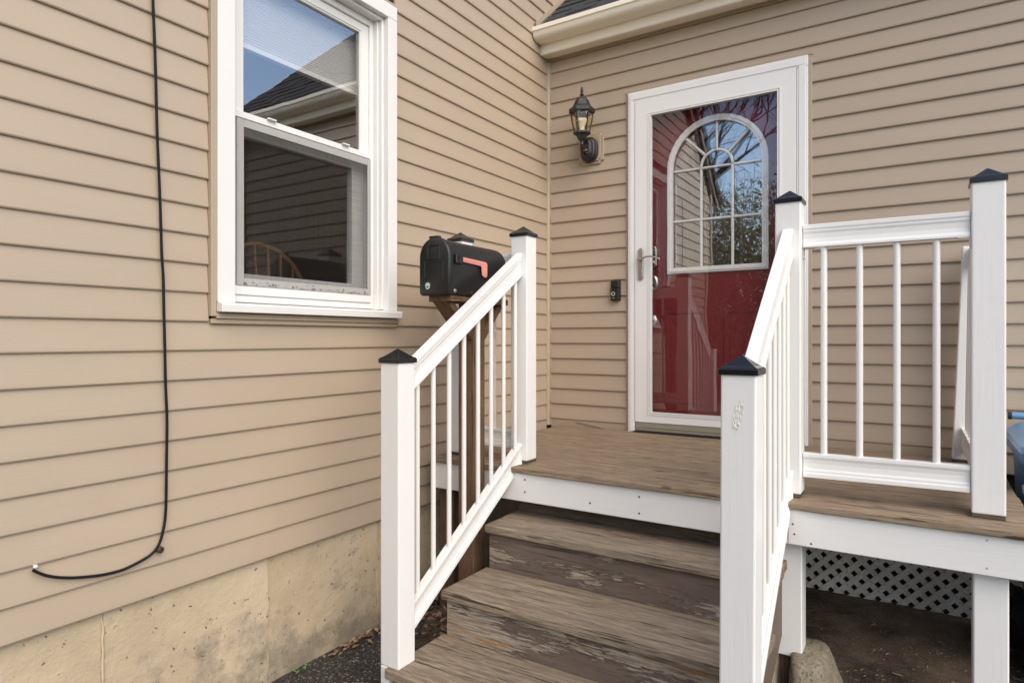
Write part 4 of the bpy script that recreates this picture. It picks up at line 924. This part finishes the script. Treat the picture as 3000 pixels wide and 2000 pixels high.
for i, xx in enumerate((BX0 - .004, BX1 - .046)):
    mb = MB(); mb.lathe([(.035, 0), (.09, .004), (.112, .0), (.128, .008), (.130, .025), (.128, .042), (.112, .05), (.09, .046), (.035, .05)], (xx, BY1 - .075, -H + .132), 28, 'x'); wh = build('wheel', mb, M['rubber'], bin_, smooth=True)
    for k in range(6):
        t_ = R(60 * k); mb = MB(); mb.tube([(xx - .002, BY1 - .075 + .03 * math.cos(t_), -H + .132 + .03 * math.sin(t_)), (xx - .002, BY1 - .075 + .11 * math.cos(t_), -H + .132 + .11 * math.sin(t_))], .008, 6); build('spoke', mb, M['rubber'], wh)
mb = MB(); rb = random.Random(8)       # white print on the side of the body: a short word and two arrows
def bodyx(z): return BX0 + .005 + (.045 - .005) * (-.47 - z) / (.47 + 1.2 - .47)
for i in range(6): 
    y = -.66 + i * .022; z = -.60; x = bodyx(z) - .0015; mb.box(x - .001, x + .001, y, y + .013, z - .02, z + (.02 if i in (0, 3) else .008))
for (zc_, yy) in ((-.68, -.62), (-.76, -.57)):
    x = bodyx(zc_) - .001; mb.extr([(0, yy - .03, zc_ - .03), (0, yy - .012, zc_ + .035), (0, yy + .012, zc_ + .035), (0, yy + .02, zc_ + .0), (0, yy, zc_ - .005), (0, yy - .008, zc_ - .03)], (x - .002, 0, 0), (x + .001, 0, 0))
build('print', mb, M['whiteflat'], bin_)

# ------------------------------------------------------------------ Windsor chair seen through the window
ch = thing('windsor_chair', (-.72, -1.82, -.6), 'oak bow back chair seen through the lower window sash', 'chair')
hx_, hy, hw = -.60, -1.815, .262
bow = [(hx_ + .06, hy - hw, -.09)] + [(hx_ - .02 * math.sin(R(a)), hy - hw * math.cos(R(a)), .20 + .265 * math.sin(R(a))) for a in range(0, 181, 10)] + [(hx_ + .06, hy + hw, -.09)]
mb = MB(); mb.tube(smoothpath(bow, 1), .013, 10); build('bow', mb, M['chair'], ch, smooth=True)
for i in range(6):
    u = -.19 + i * .076; zt = .20 + .265 * math.sqrt(max(0, 1 - (u / hw) ** 2)); mb = MB()
    mb.tube([(hx_ + .05, hy + u * .7, -.11), (hx_ + .03, hy + u * .82, .05), (hx_ + .01, hy + u * .9, .18), (hx_ - .01, hy + u, zt)], [.007, .016, .008, .006], 8); build('spindle', mb, M['chair'], ch, smooth=True)
mb = MB(); mb.loft([[(-.73 + .22 * math.cos(t_) , hy + .24 * math.sin(t_), z_) for t_ in [2 * math.pi * i / 24 for i in range(24)]] for z_ in (-.15, -.11)]); build('seat', mb, M['chair'], ch, bevel=.008)
for a, b in ((-.15, -.16), (-.15, .16), (.15, -.16), (.15, .16)):
    mb = MB(); mb.tube([(-.73 + a * .8, hy + b * .8, -.15), (-.73 + a, hy + b, -.36), (-.73 + a * 1.25, hy + b * 1.25, -.598)], [.013, .018, .011], 8); build('leg', mb, M['chair'], ch, smooth=True)

# ------------------------------------------------------------------ weed, leaves, scraps
wd = thing('weed', (.03, -2.10, -H), 'small green weed at the foot of the concrete wall', 'weed')
rw = random.Random(4)
for i in range(9):
    a = rw.uniform(0, 6.28); L_ = rw.uniform(.018, .035); base = Vector((.03 + rw.uniform(-.006, .012), -2.10 + rw.uniform(-.03, .03), -H + rw.uniform(.004, .012)))
    d = Vector((math.cos(a), math.sin(a), rw.uniform(.3, 1.1))).normalized(); s_ = Vector((-math.sin(a), math.cos(a), 0)) * L_ * .32
    q0, q1, q2 = base, base + d * L_ * .55 + Vector((0, 0, .003)), base + d * L_
    mb = MB(); mb.add([q0, q1 + s_, q2, q1 - s_, q1 + Vector((0, 0, -.0015)) ], [(0, 1, 4), (1, 2, 4), (2, 3, 4), (3, 0, 4)]); build('leaf', mb, M['weedleaf'], wd)
rlv = random.Random(21); mb = MB()
def leaf(c, s_):
    a = rlv.uniform(0, 6.28); u = Vector((math.cos(a), math.sin(a), rlv.uniform(-.5, .6))) * s_; v = Vector((-math.sin(a), math.cos(a), rlv.uniform(-.4, .4))) * s_ * .55; n_ = Vector((0, 0, s_ * .22))
    mb.add([c - u, c - u * .3 + v + n_, c + u * .4 + v * .8 - n_ * .3, c + u, c + u * .3 - v + n_ * .8, c - u * .4 - v * .9, c + n_ * -.2], [(0, 1, 6), (1, 2, 6), (2, 3, 6), (3, 4, 6), (4, 5, 6), (5, 0, 6)])
for i in range(170):
    t_ = rlv.random() ** .7; y = -2.0 + t_ * .95; leaf(Vector((.015 + abs(rlv.gauss(0, .02 + .05 * t_)), y, -H + .006 + rlv.uniform(0, .012 + .03 * t_ * t_))), rlv.uniform(.008, .02))
for i in range(120): leaf(Vector((rlv.uniform(.2, .56), rlv.uniform(-1.62, -1.34), -H + .01 + rlv.uniform(0, .07))), rlv.uniform(.010, .02))
for i in range(40): leaf(Vector((rlv.uniform(.30, .54), rlv.uniform(-1.80, -1.55), -H + .006 + rlv.uniform(0, .02))), rlv.uniform(.008, .016))
build('dry_leaves', mb, M['dryleaf'], label='brown dry leaves blown against the foot of the wall', cat='leaves', kind='stuff')
mb = MB(); rp = random.Random(5)
for i in range(330):
    x, y = rp.uniform(1.72, 2.55), rp.uniform(-1.6, -.1); big_ = rp.random() < .08; s_ = rp.uniform(.0010, .0028) * (2.4 if big_ else 1); a = rp.uniform(0, 3.14)
    u = Vector((math.cos(a), math.sin(a), rp.uniform(-.25, .25))) * s_ * rp.uniform(1, 5); v = Vector((-math.sin(a), math.cos(a), .1)) * s_ * .5; c = Vector((x, y, -H + .017 + rp.uniform(-.003, .002)))
    mb.add([c - u - v, c + u - v, c + u + v, c - u + v, c + Vector((0, 0, .002))], [(0, 1, 4), (1, 2, 4), (2, 3, 4), (3, 0, 4)])
build('paint_flakes', mb, M['flake'], label='pale paint flakes and straw scraps scattered on the dark soil', cat='flakes', kind='stuff')

# ------------------------------------------------------------------ trees and neighbour, seen mirrored in the glass
def branch_tree(loc, h, seed, mat, label, levels=5, group='bare trees mirrored in the glass', spread=.55):
    rt = random.Random(seed); x, y = loc
    root = thing('bare_tree', (x, y, -H), label, 'tree', group); tr, cr = MB(), MB()
    def grow(p, d, L_, r_, lv):
        n = 3; pts = [p]; q_ = p; dd = d
        for i in range(n):
            dd = (dd + Vector((rt.uniform(-.16, .16), rt.uniform(-.16, .16), rt.uniform(-.04, .12)))).normalized(); q_ = q_ + dd * L_ / n; pts.append(q_)
        (tr if lv < 2 else cr).tube(pts, [r_, r_ * .85, r_ * .72, r_ * .58], 5 if lv < 3 else 3, cap=False)
        if lv >= levels: return
        nc = rt.choice((2, 3, 3)) if lv else 4
        for i in range(nc + (1 if lv > 1 else 0)):
            t_ = rt.uniform(.35, 1.0) if i else 1.0; k = min(2, int(t_ * 3)); bp = pts[k] + (pts[k + 1] - pts[k]) * (t_ * 3 - k)
            a = rt.uniform(0, 6.28); perp = dd.orthogonal().normalized(); perp = Matrix.Rotation(a, 3, dd) @ perp
            nd = (dd + perp * rt.uniform(.35, 1.0) * spread * 1.6 + Vector((0, 0, .12))).normalized()
            grow(bp, nd, L_ * rt.uniform(.55, .78), r_ * rt.uniform(.45, .62), lv + 1)
    grow(Vector((x, y, -H)), Vector((rt.uniform(-.08, .08), rt.uniform(-.08, .08), 1)).normalized(), h * .36, h * .016, 0)
    build('trunk', tr, mat, root, smooth=True); build('crown', cr, mat, root, smooth=True)
def brush(loc, r_, h, seed, label, n=2600):
    rt = random.Random(seed); x, y = loc; root = thing('brush_shrub', (x, y, -H), label, 'shrub', 'tan brush mirrored in the door glass'); st_, lf_ = MB(), MB()
    for i in range(70):
        a = rt.uniform(0, 6.28); q_ = Vector((x + rt.gauss(0, r_ * .45), y + rt.gauss(0, r_ * .35), -H)); hh = h * rt.uniform(.5, 1.05); pts = [q_]
        for k in range(4): q_ = q_ + Vector((rt.uniform(-.25, .25), rt.uniform(-.25, .25), hh / 4)); pts.append(q_)
        st_.tube(pts, [.02, .016, .012, .009, .005], 4, cap=False)
        for k in range(7):
            b = pts[rt.randrange(1, 5)]; d = Vector((rt.uniform(-1, 1), rt.uniform(-1, 1), rt.uniform(-.1, 1))) * .45; st_.tube([b, b + d * .5, b + d + Vector((0, 0, .08))], [.008, .006, .003], 3, cap=False)
    for i in range(n):
        t_ = rt.random(); c = Vector((x + rt.gauss(0, r_ * .5) , y + rt.gauss(0, r_ * .42), -H + h * (t_ ** .8) * rt.uniform(.6, 1.05))); s_ = rt.uniform(.035, .085)
        u = Vector((rt.uniform(-1, 1), rt.uniform(-1, 1), rt.uniform(-1, 1))).normalized() * s_; v = u.orthogonal().normalized() * s_ * .6; lf_.add([c - u, c + v, c + u, c - v], [(0, 1, 2, 3)])
    build('stems', st_, M['twig'], root); build('foliage', lf_, M['brush'], root)
branch_tree((-2.6, -10.5), 10.5, 31, M['bark'], 'tall grey bare tree mirrored in the arched door pane', 5)
branch_tree((.4, -13.0), 11.5, 32, M['bark'], 'bare grey tree mirrored at the right of the door glass', 5)
branch_tree((-5.0, -15.0), 12.0, 33, M['bark'], 'far bare tree mirrored beside the house edge in the door glass', 5)
branch_tree((22, 15), 11, 34, M['bark_red'], 'reddish bare tree mirrored low in the upper window sash', 6)
branch_tree((27, 20), 12, 35, M['bark_red'], 'tall reddish bare tree mirrored behind the roof in the window', 6)
branch_tree((12.5, 3.2), 9.5, 36, M['bark_red'], 'near reddish bare tree mirrored at the left of the window', 6)
for i, (lx_, r_, h_) in enumerate((((-4.6, -11.8), 1.5, 4.6), ((-2.9, -13.2), 1.6, 5.3), ((-1.2, -12.2), 1.5, 5.0), ((.5, -11.4), 1.4, 4.9), ((-6.2, -13.6), 1.7, 5.0), ((2.2, -12.6), 1.5, 4.8), ((-.4, -15), 1.9, 5.8), ((-3.8, -16), 2.0, 6.0))):
    brush(lx_, r_, h_, 50 + i, ['tan brush mirrored lowest at the left of the door glass', 'tall tan brush mirrored in the middle door panes', 'leafy tan brush mirrored in the right door panes', 'tan brush mirrored over the red lower door', 'tan brush mirrored past the corner of the wall', 'tan brush mirrored at the right edge of the door', 'far high brush mirrored at the right of the arch', 'far high brush mirrored behind the bare trees'][i], n=5200)
nh = thing('neighbouring_house', (19, 9.5, -H), 'neighbouring house with rusty brown roof mirrored in the lower window sash', 'house')
mb = MB(); mb.box(16, 22, 7.5, 13, -H, 1.7); build('wall', mb, M['nwall'], nh)
mb = MB(); mb.extr([(15.6, 0, 1.6), (19, 0, 4.2), (22.4, 0, 1.6), (22.4, 0, 1.8), (19, 0, 4.45), (15.6, 0, 1.8)], (0, 7.1, 0), (0, 13.4, 0)); build('roof', mb, M['nroof'], nh)
for yy in (8.5, 10.8):
    mb = MB(); mb.box(15.96, 15.995, yy, yy + .9, -.3, 1.0); build('window', mb, M['blackgloss'], nh)
